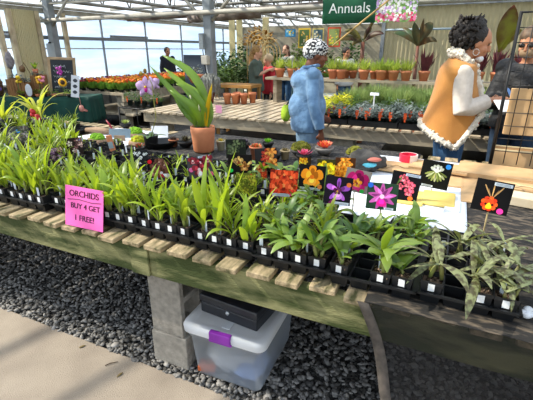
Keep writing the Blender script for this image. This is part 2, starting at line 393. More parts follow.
# concrete blocks holding it up: a flat one under one stood on end, its two cores showing on the side
def block(w, d, h, axis):
    mb = MB(); t = .032
    if axis == 'x':      # cores run along X, block stands h tall, cores stacked
        mb.bx(-w/2, w/2, -d/2, -d/2+t, 0, h); mb.bx(-w/2, w/2, d/2-t, d/2, 0, h)
        for z in (0, h/2-t/2, h-t): mb.bx(-w/2, w/2, -d/2+t, d/2-t, z, z+t)
    else:
        mb.bx(-w/2, w/2, -d/2, -d/2+t, 0, h); mb.bx(-w/2, w/2, d/2-t, d/2, 0, h)
        for xx in (-w/2, -t/2, w/2-t): mb.bx(xx, xx+t, -d/2+t, d/2-t, 0, h)
    return mb.mesh('block')
tall, flat = block(.19, .19, .41, 'x'), block(.21, .30, .193, 'z')
tall.materials.append(concrete); flat.materials.append(concrete)
def blk(me, x, y, z, lab, rz=0):
    o = link('concrete_block', me, None, None, (x, y, z), .004, 0, rz); tag(o, lab, 'concrete block', 'blocks under the benches'); return o
blk(flat, -.955, .25, 0, 'flat grey concrete block on the gravel beside the storage bin', .03)
blk(tall, -.960, .205, .194, 'grey hollow concrete block stood on end under the bench beside the storage bin')
for i, (xx, yy) in enumerate(((-.95, 1.95), (.75, 1.95), (-2.9, 1.95), (-2.9, .22), (1.2, .24))):
    nm = ['back of the bench behind the storage bin', 'bench corner below the cardboard', 'far back of the orchid bench', 'orchid bench beyond the pink sign', 'bench behind the hanging shade cloth'][i]
    blk(flat, xx, yy, 0, 'flat concrete block at the foot of the '+nm); blk(tall, xx, yy, .194, 'upright concrete block holding the '+nm)

# black ground cloth over the back of the bench, white sheets on top
weave = M('woven_ground_cloth', '#1a1a1c', .8, '#54504a', 70., (.45, .7), .3, 160, stretch=(1, .35, 1), coord='Object')
def sheet(name, x0, x1, y0, y1, z, m, lab, cat, rz=0, amp=.003, nx=20, ny=20, grp=None, solid=.002):
    cx, cy = (x0+x1)/2, (y0+y1)/2
    mb = MB(); sd = rnd.random()*50
    def fn(a, b):
        X, Y = (a-.5)*(x1-x0), (b-.5)*(y1-y0)
        return (X, Y, amp*(1+mnoise.noise(Vector((X*6+sd, Y*6, 0)))))
    mb.grid(fn, nx, ny); o = mb.build(name, m, None, (cx, cy, z), 0, solid, rz); tag(o, lab, cat, grp); return o
sheet('ground_cloth', -2.28, .02, .62, 2.13, BT+.001, weave, 'dark woven fabric lying over the back half of the bench', 'fabric', 0, .004, 40, 30)
wht = M('white_sheet', '#e9eef6', .6, '#dfe6f0', 3)
sheet('table_cover', -.36, .335, .60, 1.93, BT+.010, wht, 'white sheet under the cardboard and yellow envelopes', 'sheet', 0, .002)
sheet('table_cover', -2.98, -2.30, 1.19, 1.95, BT+.010, wht, 'white sheet beside the mossy driftwood on the bench', 'sheet', 0, .002)
# shade cloth: lies on the bench end and drops over the front edge to the gravel
shade = M('shade_cloth', '#1f1d1b', .85, '#6b5f50', 55., (.48, .72), .4, 90, clear=.0, stretch=(.35, 1, 1))
hang = M('shade_cloth_hanging', '#111113', .85, clear=.38)
sc_root = thing('shade_cloth', 'black woven shade cloth draped over the bench end and hanging to the gravel', 'shade cloth', (.02, 0, 0))
mb = MB(); mb.grid(lambda a, b: (a*1.62, -.046+b*2.0, BT+.005+.006*max(0, mnoise.noise(Vector((a*14, b*9, 3))))+(.004 if b > .5 else 0)), 60, 60); mb.build('top_cover', shade, sc_root, None, 0, .0015)
def drop(a, b):
    z = BT+.005-(BT-.0)*b; return (a*1.62+.27*b*(1-a)+.012*math.sin(b*9), -.046-.14*b*b+.012*math.sin(a*26+b*3)*b, z)
mb = MB(); mb.grid(drop, 60, 24); mb.build('hanging_panel', hang, sc_root)
mb = MB(); mb.grid(lambda a, b: (drop(0, b)[0]-.022+a*.038, drop(0, b)[1]-.004, drop(0, b)[2]), 2, 24); mb.build('hem', M('shade_hem', '#3b3733', .9, '#57504a', 40), sc_root, None, 0, .003)

# ---------------------------------------------------------------- nursery trays
PXp, PYp, NXc, NYc = .0700, .0755, 4, 7
def tray_mesh():
    mb = MB(); W, D, L = NXc*PXp+.008, NYc*PYp+.008, .044
    xs = [-W/2+.004+PXp*i for i in range(NXc+1)]; ys = [.004+PYp*i for i in range(NYc+1)]
    for xx in xs: mb.bx(xx-.0035, xx+.0035, 0, D, L-.006, L)
    for yy in ys: mb.bx(-W/2, W/2, yy-.0035, yy+.0035, L-.006, L)
    mb.bx(-W/2-.007, W/2+.007, -.007, .001, L-.004, L+.004); mb.bx(-W/2-.007, W/2+.007, D-.001, D+.007, L-.004, L+.004)
    mb.bx(-W/2-.007, -W/2+.001, -.007, D+.007, L-.004, L+.004); mb.bx(W/2-.001, W/2+.007, -.007, D+.007, L-.004, L+.004)
    for i in range(NXc):
        for j in range(NYc):
            x0, x1, y0, y1 = xs[i]+.003, xs[i+1]-.003, ys[j]+.003, ys[j+1]-.003; c = .006
            v = [(x0, y0, L-.004), (x1, y0, L-.004), (x1, y1, L-.004), (x0, y1, L-.004), (x0+c, y0+c, .001), (x1-c, y0+c, .001), (x1-c, y1-c, .001), (x0+c, y1-c, .001)]
            mb.add(v, [(0, 1, 5, 4), (1, 2, 6, 5), (2, 3, 7, 6), (3, 0, 4, 7), (4, 5, 6, 7)])
    return mb.mesh('tray')
tray_me = tray_mesh(); tray_me.materials.append(black_pl)
def tray(x, y, rz, lab):
    o = link('plant_tray', tray_me, None, None, (x, y, BT+.001), 0, 0, rz); tag(o, lab, 'tray', 'black plant trays on the bench'); return o

# ---------------------------------------------------------------- potted orchids
def pot_mesh():
    mb = MB(); a, b, h, t = .0335, .0265, .080, .0018
    prof = [(b, 0), (a-.002, h-.012), (a-.002, h-.012), (a, h-.012), (a, h)]
    def ring(r, z): return [(-r, -r, z), (r, -r, z), (r, r, z), (-r, r, z)]
    rs = [ring(r, z) for r, z in prof]+[ring(a-t, h), ring(a-t-.003, h-.02)]
    vs = [p for q in rs for p in q]; fs = [(3, 2, 1, 0)]
    for i in range(len(rs)-1):
        for k in range(4): fs.append((i*4+k, i*4+(k+1) % 4, i*4+4+(k+1) % 4, i*4+4+k))
    mb.add(vs, fs); return mb.mesh('pot')
pot_me = pot_mesh(); pot_me.materials.append(pot_pl)
bark_m = M('bark_mix', '#2a1c13', .95, '#8f7a66', 1, (.2, 1.), island=True)
def soil_mesh(seed):
    r = random.Random(seed); mb = MB(); mb.bx(-.0305, .0305, -.0305, .0305, .055, .066)
    for i in range(46):
        c = (r.uniform(-.028, .028), r.uniform(-.028, .028), .066+r.uniform(-.001, .006)); s = r.uniform(.003, .006)
        mb.ob(c, Vector((r.uniform(-1, 1), r.uniform(-1, 1), r.uniform(-.4, .4))).normalized()*s, Vector((r.uniform(-1, 1), r.uniform(-1, 1), .3)).normalized()*s*.6, (0, 0, s*.5))
    return mb.mesh('soil')
soils = [soil_mesh(i) for i in range(5)]
for s in soils: s.materials.append(bark_m)
leaf_lime = M('lime_leaf', '#9cae36', .42, '#44681f', 9., (.1, 1.), trans=.38, tcol='#b6cc2a', spec=.5, rand=.30, island=True)
leaf_green = M('green_leaf', '#7b9440', .40, '#3f5f28', 8., (0., 1.), island=True, trans=.32, tcol='#a9c72e', spec=.55, rand=.2)
leaf_mott = M('mottled_leaf', '#838b60', .45, '#4a4630', 70., (.45, .58), trans=.22, tcol='#98a050', spec=.5, rand=.15)
leaf_dark = M('dark_leaf', '#4f7038', .45, '#3d5a2c', 8, trans=.25, tcol='#8fb03a', spec=.5, rand=.2)
bulb_m = M('pseudobulb', '#7f8a48', .5, '#6a6038', 20)
ZS = .066
def fol_strap(seed, hmin, hmax, wmin, wmax, shoots, nl, drop=(.5, 1.6)):
    r = random.Random(seed); mb = MB()
    for sh in range(shoots):
        bx, by = r.uniform(-.016, .016), r.uniform(-.016, .016); a0 = r.uniform(0, PI); hh = r.uniform(hmin, hmax)
        mb.tube([(bx, by, ZS-.004), (bx+r.uniform(-.004, .004), by, ZS+.02), (bx+r.uniform(-.006, .006), by+r.uniform(-.006, .006), ZS+hh*.3)], [.006, .0055, .003], 6, mi=1)
        n = r.randint(*nl)
        for i in range(n):
            az = a0+(PI if i % 2 else 0)+r.uniform(-.5, .5); t = i/max(1, n-1)
            ln = hh*(.65+.5*r.random()); el = R(r.uniform(52, 70)+20*t)
            mb.leaf((bx, by, ZS+.01+hh*.28*t), az, el, ln, r.uniform(wmin, wmax), r.uniform(*drop)*(1.05-.45*t), 7, .28, prof='strap', twist=r.uniform(-.6, .6))
    return mb.mesh('foliage')
def fol_broad(seed, long=False, flop=False):
    r = random.Random(seed); mb = MB()
    for sh in range(r.randint(2, 4)):
        bx, by = r.uniform(-.018, .018), r.uniform(-.018, .018); a = r.uniform(0, 2*PI); h = r.uniform(.02, .07)
        tip = (bx+.3*h*math.cos(a), by+.3*h*math.sin(a), ZS+h)
        mb.tube([(bx, by, ZS-.004), ((bx+tip[0])/2, (by+tip[1])/2, ZS+h*.5), tip], [.005, .0065, .003], 7, mi=1)
        for i in range(r.randint(2, 4)):
            mb.leaf(tip, a+r.uniform(-1.5, 1.5)+i*2.2, R(r.uniform(-5, 50) if flop else r.uniform(25, 75)), r.uniform(.08, .135)*(1.2 if long else 1), r.uniform(.022, .036)*(.8 if long else 1), r.uniform(.5, 1.5), 7, .25, prof='oval', twist=r.uniform(-.4, .4))
    return mb.mesh('foliage')
def mk(lst, leafm):
    for m in lst: m.materials.append(leafm); m.materials.append(bulb_m)
    return lst
F_tall = mk([fol_strap(i, .15, .26, .014, .026, 2, (4, 6)) for i in range(10)], leaf_lime)
F_mid = mk([fol_strap(40+i, .12, .21, .013, .024, 2, (4, 6), (.8, 2.0)) for i in range(10)], leaf_lime)
F_up = mk([fol_strap(80+i, .12, .20, .018, .030, 2, (3, 4), (.3, 1.0)) for i in range(6)], leaf_lime)
F_broad = mk([fol_broad(120+i) for i in range(10)], leaf_green)
F_broad2 = mk([fol_broad(150+i, True) for i in range(8)], leaf_dark)
F_mott = mk([fol_broad(180+i, True, True) for i in range(8)], leaf_mott)
mb = MB(); mb.bx(-.010, .010, -.0338, -.0318, .047, .073); stick_me = mb.mesh('price_sticker'); stick_me.materials.append(white_pl)
mb = MB(); mb.bx(-.007, .007, -.0006, .0006, .055, .118); mb.bx(-.0045, .0045, -.0009, .0009, .105, .113); tag_me = mb.mesh('plant_tag'); tag_me.materials.append(M('plant_tag', '#c9d3dc', .5))
KIND = {'tall': (F_tall, 'tall lime strap-leaved orchid'), 'mid': (F_mid, 'arching lime strap-leaved orchid'), 'up': (F_up, 'upright lime-leaved orchid'),
        'broad': (F_broad, 'broad green-leaved orchid'), 'broad2': (F_broad2, 'dark green-leaved orchid'), 'mott': (F_mott, 'mottled grey-leaved orchid')}
def hk(x, y, kind):      # plants set deeper on the bench are younger, except at the far end
    if kind in ('broad', 'broad2', 'mott'): return 1.
    k = max(.62, 1.02-.42*max(0, y-.3)) if x < -2.25 else max(.55, 1.08-1.15*max(0, y-.10))
    return k*(.95 if x < -1.9 else 1.)
SHOW = [(54, 156, 17, 15, .62), (75, 148, 15, 19, .8), (18, 136, 22, 18, 1.0), (141, 160, 14, 18, .75), (160, 170, 24, 22, .60), (202, 167, 26, 21, .62), (240, 165, 24, 19, .66), (246, 184, 20, 20, .5), (283, 184, 28, 26, .42),
        (311, 178, 26, 24, .5), (337, 191, 27, 27, .36), (355, 181, 25, 22, .62), (382, 197, 30, 26, .34), (403, 187, 28, 28, .92), (415, 200, 90, 22, .8), (450, 215, 30, 30, .7), (491, 200, 33, 36, .42), (115, 143, 76, 26, 1.3), (160, 140, 40, 24, 1.45), (267, 160, 22, 22, .9), (236, 149, 22, 18, 1.1)]
def clear_view(x, y):    # how tall the leaves may grow without hiding the cards behind them
    lim = 9.
    for cu, cv, cw, chh, cY in SHOW:
        if cY < y+.01: continue
        for h in (.30, .26, .22, .18, .15, .12, .09, .06):
            pu, pv = proj((x, y, BT+.07+h))
            if abs(pu-cu) > cw/2+6: break
            if pv >= cv+chh*.22: lim = min(lim, h); break
        else: lim = min(lim, .045)
    return lim
def orchid(x, y, z, kind, lab, sticker, tagp, group):
    fs, _ = KIND[kind]
    t = thing('potted_orchid', lab, 'orchid', (x, y, z), rnd.uniform(-.12, .12), group)
    link('pot', pot_me, None, t); link('soil', rnd.choice(soils), None, t)
    f = link('foliage', rnd.choice(fs), None, t, None, 0, 0, rnd.uniform(0, 2*PI)); s = rnd.uniform(.85, 1.2)*hk(x, y, kind); cl = clear_view(x, y); s = min(s, max(.32, cl/{'tall': .24, 'mid': .19, 'up': .20}.get(kind, .155))); f.scale = (s, s, s*rnd.uniform(.9, 1.1))
    if sticker: link('price_sticker', stick_me, None, t)
    if tagp: link('plant_tag', tag_me, None, t, (rnd.uniform(-.018, .018), rnd.uniform(-.02, .02), 0), 0, 0, rnd.uniform(-.7, .7))
    return t
def fill(xc, y0, kinds, where, p_first, p_rest, rows=NYc, rz=0., skip=()):
    tray(xc, y0, rz, 'black plastic plant tray, '+where)
    c, s = math.cos(rz), math.sin(rz)
    for j in range(rows):
        for i in range(NXc):
            if (i, j) in skip or rnd.random() > (p_first if j == 0 else p_rest): continue
            lx, ly = (i-1.5)*PXp, .004+PYp*(j+.5)
            k = rnd.choice(kinds)
            orchid(xc+lx*c-ly*s, y0+lx*s+ly*c, BT+.004, k, '%s, %s in %s row, %s' % (KIND[k][1], ORD[i], ORD[j], where), j == 0, rnd.random() < (.8 if j == 0 else .35), 'orchids in nursery pots')
Y0 = .045
fill(-2.365, Y0, ['tall', 'mid'], 'third tray past the pink sign', 1, .62)
fill(-2.065, Y0, ['tall', 'mid'], 'second tray past the pink sign', 1, .6)
fill(-1.765, Y0, ['tall', 'mid', 'up'], 'tray just past the pink sign', 1, .6)
fill(-1.465, Y0+.03, ['mid', 'tall'], 'tray behind the pink sign', 1, .55)
fill(-1.165, Y0, ['mid', 'mid', 'tall'], 'tray beside the pink sign', 1, .55)
fill(-.868, Y0-.005, ['mid', 'mid', 'up'], 'tray over the concrete block', 1, .52)
fill(-.573, Y0-.01, ['up', 'mid', 'up'], 'tray over the purple clip', 1, .48)
fill(-.276, Y0-.02, ['broad', 'broad', 'mid', 'broad2'], 'tray over the cash box', 1, .5, skip=())
fill(.020, Y0-.03, ['broad', 'broad', 'broad2'], 'tray beside the hem', 1, .45, skip=((1, 0),))
fill(.318, Y0-.02, ['mott'], 'tray nearest the flat cardboard', 1, .48, rows=7, rz=-.015, skip=((1, 0), (0, 4), (0, 5), (0, 6), (1, 6), (1, 5), (2, 6), (3, 6), (3, 5), (2, 5)))
mb = MB()
for i in range(7): mb.ell((rnd.uniform(-.016, .016), rnd.uniform(-.012, .012), .02+rnd.uniform(-.012, .014)), (.014, .010, .012), 8, 6)
o = mb.build('paper_tag', M('crumpled_tag', '#dfe4ec', .6), None, atz(524, 313, BT+.03)-Vector((0, 0, .02))); tag(o, 'crumpled whitish paper tag at the tray corner below the mottled leaves', 'tag')
names2 = ['behind the far end', 'behind the third tray', 'behind the second tray', 'behind the sign neighbour', 'two back from the sign', 'behind the white orchid card', 'behind the concrete block', 'behind the purple clip', 'behind the cash box']
for i in range(9):
    xc = -2.86+i*.297
    fill(xc, .635+rnd.uniform(-.01, .01), ['tall', 'tall', 'mid'] if i < 4 else (['mid', 'mid', 'tall'] if i < 7 else ['up', 'broad', 'mid']), 'inner tray '+names2[i], .6, .5 if i < 3 else .42 if i < 8 else .25, NYc if i < 3 else 5)
for i in range(4):
    fill(-4.10+i*.297, 1.22, ['tall', 'mid'], 'innermost tray, %s from its far end' % ORD[i], .5, .32)
# ================================================================ PHOTO CARDS ON STAKES
stake_m = M('wood_stake', '#bda77a', .7)
def mcol(h, rough=.6): return M('ink_'+h.strip('#'), h, rough, spec=.12)
class Art:
    def __init__(s, w, h): s.w, s.h = w, h; s.mb = MB(); s.mats = []; s.lay = 0
    def mi(s, h):
        m = mcol(h)
        if m not in s.mats: s.mats.append(m)
        return s.mats.index(m)
    def poly(s, pts, col):
        s.lay += 1; y = -.0014-.00006*s.lay
        pts = [(max(-.495, min(.495, x))*s.w, y, max(.005, min(.995, z))*s.h) for x, z in pts]
        s.mb.add(pts, [tuple(range(len(pts)))], False, s.mi(col))
    def petal(s, cx, cz, a, ln, wd, col, k=1.):
        pts = []; asp = s.w/s.h
        for i in range(12):
            t = 2*PI*i/12; u = .5+.5*math.cos(t); v = math.sin(t)*(.5+.25*k*math.cos(t))
            x, z = u*ln, v*wd; ca, sa = math.cos(a), math.sin(a)
            pts.append((cx+x*ca-z*sa, cz+(x*sa+z*ca)*asp))
        s.poly(pts, col)
        if ln > .12:
            c = [int(col[i:i+2], 16) for i in (1, 3, 5)]; f = 1.22 if (s.lay//2) % 2 else .74
            c2 = '#%02x%02x%02x' % tuple(min(255, int(x*f+ (18 if f > 1 else 0))//16*16) for x in c)
            s.poly([(cx+(x-cx)*.72+.04*ln*math.cos(a), cz+(z-cz)*.55*1.0 if abs(math.sin(a)) < .3 else cz+(z-cz)*.72) if abs(math.sin(a)) < .3 else (cx+(x-cx)*.55, cz+(z-cz)*.74) for x, z in pts], c2)
    def disc(s, cx, cz, r, col, n=12): asp = s.w/s.h; s.poly([(cx+r*math.cos(2*PI*i/n), cz+r*math.sin(2*PI*i/n)*asp) for i in range(n)], col)
    def orchid(s, cx, cz, r, col, lip, core=None, col2=None, n=5, rot=PI/2, wd=.75):
        for i in range(n):
            a = rot+2*PI*i/n; s.petal(cx, cz, a, r, r*wd*(1. if i in (1, n-1) else .7), col if (i % 2 or not col2) else col2)
        s.petal(cx, cz, -PI/2, r*.8, r*.7, lip); s.disc(cx, cz-.02, r*.2, core or lip)
    def strip(s, x0, x1, z0, z1, col): s.poly([(x0, z0), (x1, z0), (x1, z1), (x0, z1)], col)
def card(u, v, Y, wp, hp, bgc, draw, lab, dots=(), cap=None, lean=8., yaw=0., stake=True, roll=0., base=None):
    c = aty(u, v, Y); dep = (c-CAM).dot(Vector((CF.x*_cp, CF.y*_cp, -_sp))); w, h = wp*dep/FPX, hp*dep/FPX*1.05
    dirv = Vector((c.x-CAM.x, c.y-CAM.y)).normalized(); rz = math.atan2(-dirv.x, dirv.y)+R(yaw)
    zb = BT+.055 if base is None else base
    t = thing('photo_card', lab, 'photo card', (c.x, c.y, zb), rz, 'flower photo cards')
    hc = c.z-h/2-zb
    def place(o): o.parent = t; o.location = (0, 0, hc); o.rotation_euler = (R(-lean), R(roll), 0)
    mb = MB(); mb.bx(-w/2, w/2, -.001, .001, 0, h); o = mb.build('card', mcol(bgc)); place(o)
    a = Art(w, h); draw(a); o = a.mb.build('flower_picture', a.mats); place(o)
    for (x, z, col) in dots:
        q = Art(w, h); q.lay = 30; q.disc(x, z, .09, col, 14); o = q.mb.build('colour_dot', q.mats); place(o)
    if cap:
        q = Art(w, h); q.lay = 20; q.strip(*cap, '#c9d4de'); 
        for i in range(2): 
            zz = cap[2]+(cap[3]-cap[2])*(.3+.35*i); q.strip(cap[0]+.04, cap[1]-.05, zz-.008, zz+.008, '#5a6672')
        o = q.mb.build('name_strip', q.mats); place(o)
    if stake and hc > .01:
        mb = MB(); tl = math.tan(R(lean)); mb.tube([(0, .006, -.03), (0, .006, hc), (0, .006+tl*h*.6, hc+h*.6)], .0028, 6); mb.build('stake', stake_m, t)
    return t
def many(a, seed, n, cols, r0, r1, z0=0., z1=1.):
    r = random.Random(seed)
    for i in range(n):
        x, z = r.uniform(-.42, .42), r.uniform(z0+.08, z1-.06); c = r.choice(cols); rr = r.uniform(r0, r1); a0 = r.uniform(0, 2)
        for k in range(5): a.petal(x, z, a0+k*1.257, rr, rr*.55, c)
        a.disc(x, z, rr*.22, r.choice(cols))
card(54, 156, .62, 17, 15, '#3d2a33', lambda a: many(a, 1, 9, ['#7d5a78', '#a58798', '#5c3e55', '#b9a27c'], .12, .2), 'small card of mottled purple orchids with a red dot', [(.33, .82, '#d8232f')], yaw=6)
card(75, 148, .8, 15, 19, '#2b211c', lambda a: many(a, 2, 9, ['#a07b6f', '#c9a79a', '#6b4a43', '#d9c7b5'], .14, .22), 'small card of beige and brown orchids with blue dot', [(.3, .9, '#2f86d6')], yaw=4)
card(18, 136, 1.0, 22, 18, '#4a4d4b', lambda a: many(a, 3, 10, ['#8f8a86', '#6f6a5e', '#a9a39c', '#4f5a45'], .12, .2), 'grey card of pale orchids with a blue dot among tall leaves', [(.05, .75, '#2a8ad8')], yaw=5)
card(141, 160, .75, 14, 18, '#26292a', lambda a: many(a, 4, 12, ['#dfe3e2', '#c8d0cc', '#f4f6f5'], .1, .17), 'narrow card of speckled small white orchids', (), yaw=-3)
def d3(a):
    for (x, z) in ((-.2, .65), (.2, .7), (0, .86), (-.3, .4)): a.orchid(x, z, .2, '#6d4638', '#93605a', '#c7a08a')
    a.orchid(.05, .38, .3, '#7a4a3a', '#a81f2c', '#e6d9d4'); a.petal(.1, .3, -.4, .32, .16, '#d8cdc8')
card(160, 170, .60, 24, 22, '#141112', d3, 'black card of brown orchids with crimson lip and red dot', [(-.38, .88, '#e0222c')], (-.46, -.08, .03, .16), yaw=3)
def d4(a):
    for (x, z, r) in ((0, .72, .22), (-.27, .84, .18), (.3, .84, .2), (-.08, .42, .28), (.15, .5, .2)): a.orchid(x, z, r, '#9e2f3c', '#d98a8e', '#f0d4d0', '#7c2430')
    a.petal(-.05, .34, -PI/2, .26, .2, '#ecd9d6')
card(202, 167, .62, 26, 21, '#4b4a4c', d4, 'charcoal card of dark red orchids with pink dots', [(-.38, .42, '#ee6fa6'), (.36, .12, '#ef3f8e')], (-.05, .4, .9, .99), roll=-6)
def d5(a):
    a.orchid(.18, .42, .22, '#b5793b', '#d99a56', '#7d3a25'); a.orchid(-.05, .7, .2, '#c9a05a', '#b0622e', '#7d3a25'); a.petal(.3, .5, .6, .25, .12, '#d9b060'); a.petal(-.1, .5, 2.4, .35, .08, '#b98f57')
card(240, 165, .66, 24, 19, '#171310', d5, 'black card of amber spidery orchids with green dot', [(-.38, .22, '#2fd05a')], yaw=-3)
card(246, 184, .5, 20, 20, '#6b7026', lambda a: many(a, 6, 16, ['#8f9a2c', '#a8a432', '#5c6a1e', '#b7a63e'], .12, .22), 'olive and yellow orchid card above white name strip', [(.3, .9, '#d8202a')], (-.3, .42, -.2, -.02))
def d7(a):
    for (x, z, r) in ((-.25, .72, .3), (.25, .76, .3), (0, .45, .36), (-.28, .35, .26), (.3, .36, .26), (0, .86, .24)): a.orchid(x, z, r, '#e2512a', '#c2301c', '#f08a4a', '#d8431f')
card(283, 184, .42, 28, 26, '#7a1f12', d7, 'large card filled with fiery orange-red orchids and pink dot', [(.3, .14, '#f0508e')], (-.38, .25, .02, .13), roll=3)
card(311, 178, .50, 26, 24, '#121114', lambda a: a.orchid(0, .55, .44, '#f3941f', '#f7a93a', '#e2711a', wd=.85), 'black card with one bright orange orchid and orange dot', [(.33, .16, '#f08a4a')], (-.42, .36, .0, .1), roll=4)
card(300, 197, .46, 14, 13, '#dfe4e6', lambda a: a.strip(-.4, .4, .2, .8, '#f4f5f2'), 'blank white card tucked below the single orange orchid', ())
def d9(a):
    a.orchid(0, .52, .46, '#b663cf', '#d48be0', '#4a1c3c', '#a052c0', wd=.42); a.orchid(-.02, .5, .16, '#5a2448', '#722c50', '#d9a03a'); a.petal(-.1, .2, -2.2, .3, .12, '#6d1f5a')
card(337, 191, .36, 27, 27, '#1a1420', d9, 'black card with a violet star orchid and orange dot', [(.37, .74, '#f07a3c')], (-.1, .45, -.02, .1), roll=4)
card(326, 169, .72, 18, 18, '#3c3a18', lambda a: (a.orchid(-.12, .55, .4, '#f2cf1e', '#f7de3a', '#e8b616', wd=.9), a.orchid(.25, .5, .36, '#eec61a', '#f5d934', '#e2ad14', wd=.9)), 'card of plain yellow orchids behind the orange one', ())
card(345, 168, .76, 20, 19, '#4a2a12', lambda a: many(a, 11, 9, ['#ee8a1e', '#f29c36', '#d96f14', '#f4b050'], .22, .3), 'card crowded with orange-yellow orchids near the rock', ())
card(305, 163, .95, 12, 10, '#3a2a14', lambda a: many(a, 12, 6, ['#f0a01e', '#f2c436', '#d9821a'], .2, .3), 'tiny card of golden orchids beside pink flower', ())
def d12(a):
    a.orchid(.02, .5, .46, '#c01f6c', '#d8357c', '#f2a03a', '#a8185c', wd=1.); a.orchid(.02, .42, .2, '#f0902a', '#f4b04a', '#a02040')
card(355, 181, .62, 25, 22, '#8d857f', d12, 'card with a magenta orchid with orange heart and green dot', [(.28, .1, '#34b04a')], roll=10)
def d13(a):
    for i in range(9): a.petal(0, .5, PI/2+2*PI*i/9, .47, .17, '#d063b4' if i % 2 else '#b9529f', -.9)
    a.petal(0, .45, -PI/2, .3, .3, '#e3218f'); a.disc(0, .5, .08, '#f0c8e0')
card(382, 197, .34, 30, 26, '#26402f', d13, 'card with a spiky orchid-pink flower and blue dot above big green leaves', [(-.4, .9, '#2b62c8')], (.1, .4, .02, .1))
def d14(a):
    for (x, z, r) in ((-.1, .78, .16), (.08, .62, .16), (.22, .58, .14), (.18, .36, .18), (-.16, .48, .13)): a.orchid(x, z, r, '#d8586a', '#ea8f96', '#b53048')
    a.petal(-.3, .5, 1.2, .4, .05, '#5f7a3a')
card(403, 187, .92, 28, 28, '#111013', d14, 'black card of small coral orchids leaning on yellow envelopes', [(.27, .14, '#ef7a30')], (-.05, .45, .88, .97), roll=6, base=BT+.02)
def d15(a):
    for i in range(9): a.petal(.02, .66, -PI/2+(i-4)*.28, .42, .07, ['#8f9a55', '#b3b88a', '#6d7a3e'][i % 3])
    for i in range(5): a.petal(.02, .62, PI/2+(i-2)*.5, .26, .1, '#cfd4c4')
    a.disc(.02, .66, .08, '#e9ebe4')
card(434, 175, 1.16, 28, 26, '#10120f', d15, 'black card of a green-white tasselled orchid with blue dot', [(.36, .86, '#2f8de6')], (-.38, .0, .03, .1), roll=5, base=BT+.02)
def d16(a):
    for s in (-1, 0, 1): a.petal(.0, .42, PI/2+s*.55, .5, .035, '#b08a5a')
    [a.petal(-.03, .27, 2*PI*i/9, .24, .13, '#c8381c' if i % 2 else '#dd5a22') for i in range(9)]; a.disc(-.03, .27, .15, '#d9481e'); a.petal(-.03, .30, -PI/2, .2, .16, '#f2c81e'); a.disc(-.12, .25, .035, '#3a120c'); a.disc(.06, .25, .035, '#3a120c')
card(491, 197, .42, 33, 31, '#0c0b0d', d16, 'black card of a red and yellow orchid with pink dot on tall stake', [(.3, .1, '#ef3fa0')], (-.02, .46, .86, .96), roll=3)
card(267, 160, .92, 22, 22, '#2c2a2c', lambda a: many(a, 17, 8, ['#d8553a', '#e2863c', '#b53a2a', '#e8a24e'], .2, .3), 'card of loose orange and red orchids near terracotta succulents', (), roll=-4)
card(236, 149, 1.15, 20, 18, '#20241c', lambda a: many(a, 18, 7, ['#4a5238', '#39412c', '#66704c'], .16, .24), 'dark card of green orchids beside the small yellow flowers', ())
card(262, 178, .78, 10, 12, '#a83a1c', lambda a: many(a, 19, 5, ['#e05c2a', '#c93f20'], .2, .3), 'narrow orange card half hidden by upright leaves', ())

# ================================================================ PINK SIGN
c0 = Vector((-1.292, -.006, BT+.0005))
sg = thing('price_sign', 'bright pink handwritten orchid offer card leaning on the trays', 'sign', c0, R(4))
pink = M('neon_pink_card', '#f06cb8', .6, '#ee62b2', 4); ink = M('marker_ink', '#46203a', .7)
W_, H_ = .222, .192
o = MB(); o.bx(-W_/2, W_/2, -.0012, .0012, 0, H_); ob = o.build('card', pink, sg); ob.rotation_euler = (R(-11), R(1.5), 0)
mb = MB(); up = Vector((0, 0, 1)); ax = Vector((1, 0, 0))
text_into(mb, 'ORCHIDS', .040, (.0, -.0018, .158), ax, up, 0, .0006); text_into(mb, 'BUY 4 GET', .036, (.008, -.0018, .100), ax, up, 0, .0006); text_into(mb, '1 FREE!', .038, (.002, -.0018, .044), ax, up, 0, .0006)
mb.tube([(-.095, -.0018, .127), (-.03, -.0018, .133), (.045, -.0018, .127), (.1, -.0018, .132)], .0014, 5)
ob = mb.build('lettering', ink, sg); ob.rotation_euler = (R(-11), R(1.5), 0)

# ================================================================ STORAGE BIN AND CASH BOX
bin_m = M('clear_bin_plastic', '#d5dee8', .3, trans=.5, tcol='#e4ecf4', clear=.70, spec=.6)
lid_m = M('bin_lid_plastic', '#eef1f3', .35, trans=.35, clear=.16, spec=.6)
BXc, BYc, bw, bd, bh = -.632, .335, .425, .52, .315
bn = thing('storage_bin', 'clear plastic storage bin with purple lid clip on the gravel', 'storage bin', (BXc, BYc, .008), R(2))
def rr_ring(hw, hd, rad, z, n=5):
    pts = []
    for cx, cy, a0 in ((hw-rad, hd-rad, 0), (-hw+rad, hd-rad, 90), (-hw+rad, -hd+rad, 180), (hw-rad, -hd+rad, 270)):
        for i in range(n+1): a = R(a0+90*i/n); pts.append((cx+rad*math.cos(a), cy+rad*math.sin(a), z))
    return pts
def shell(rings, mb, close0=True, close1=False, smooth=True, mi=None):
    n = len(rings[0]); vs = [p for r in rings for p in r]; fs = []
    for i in range(len(rings)-1):
        for k in range(n): fs.append((i*n+k, i*n+(k+1) % n, (i+1)*n+(k+1) % n, (i+1)*n+k))
    if close0: fs.append(tuple(range(n-1, -1, -1)))
    if close1: fs.append(tuple((len(rings)-1)*n+k for k in range(n)))
    mb.add(vs, fs, smooth, mi)
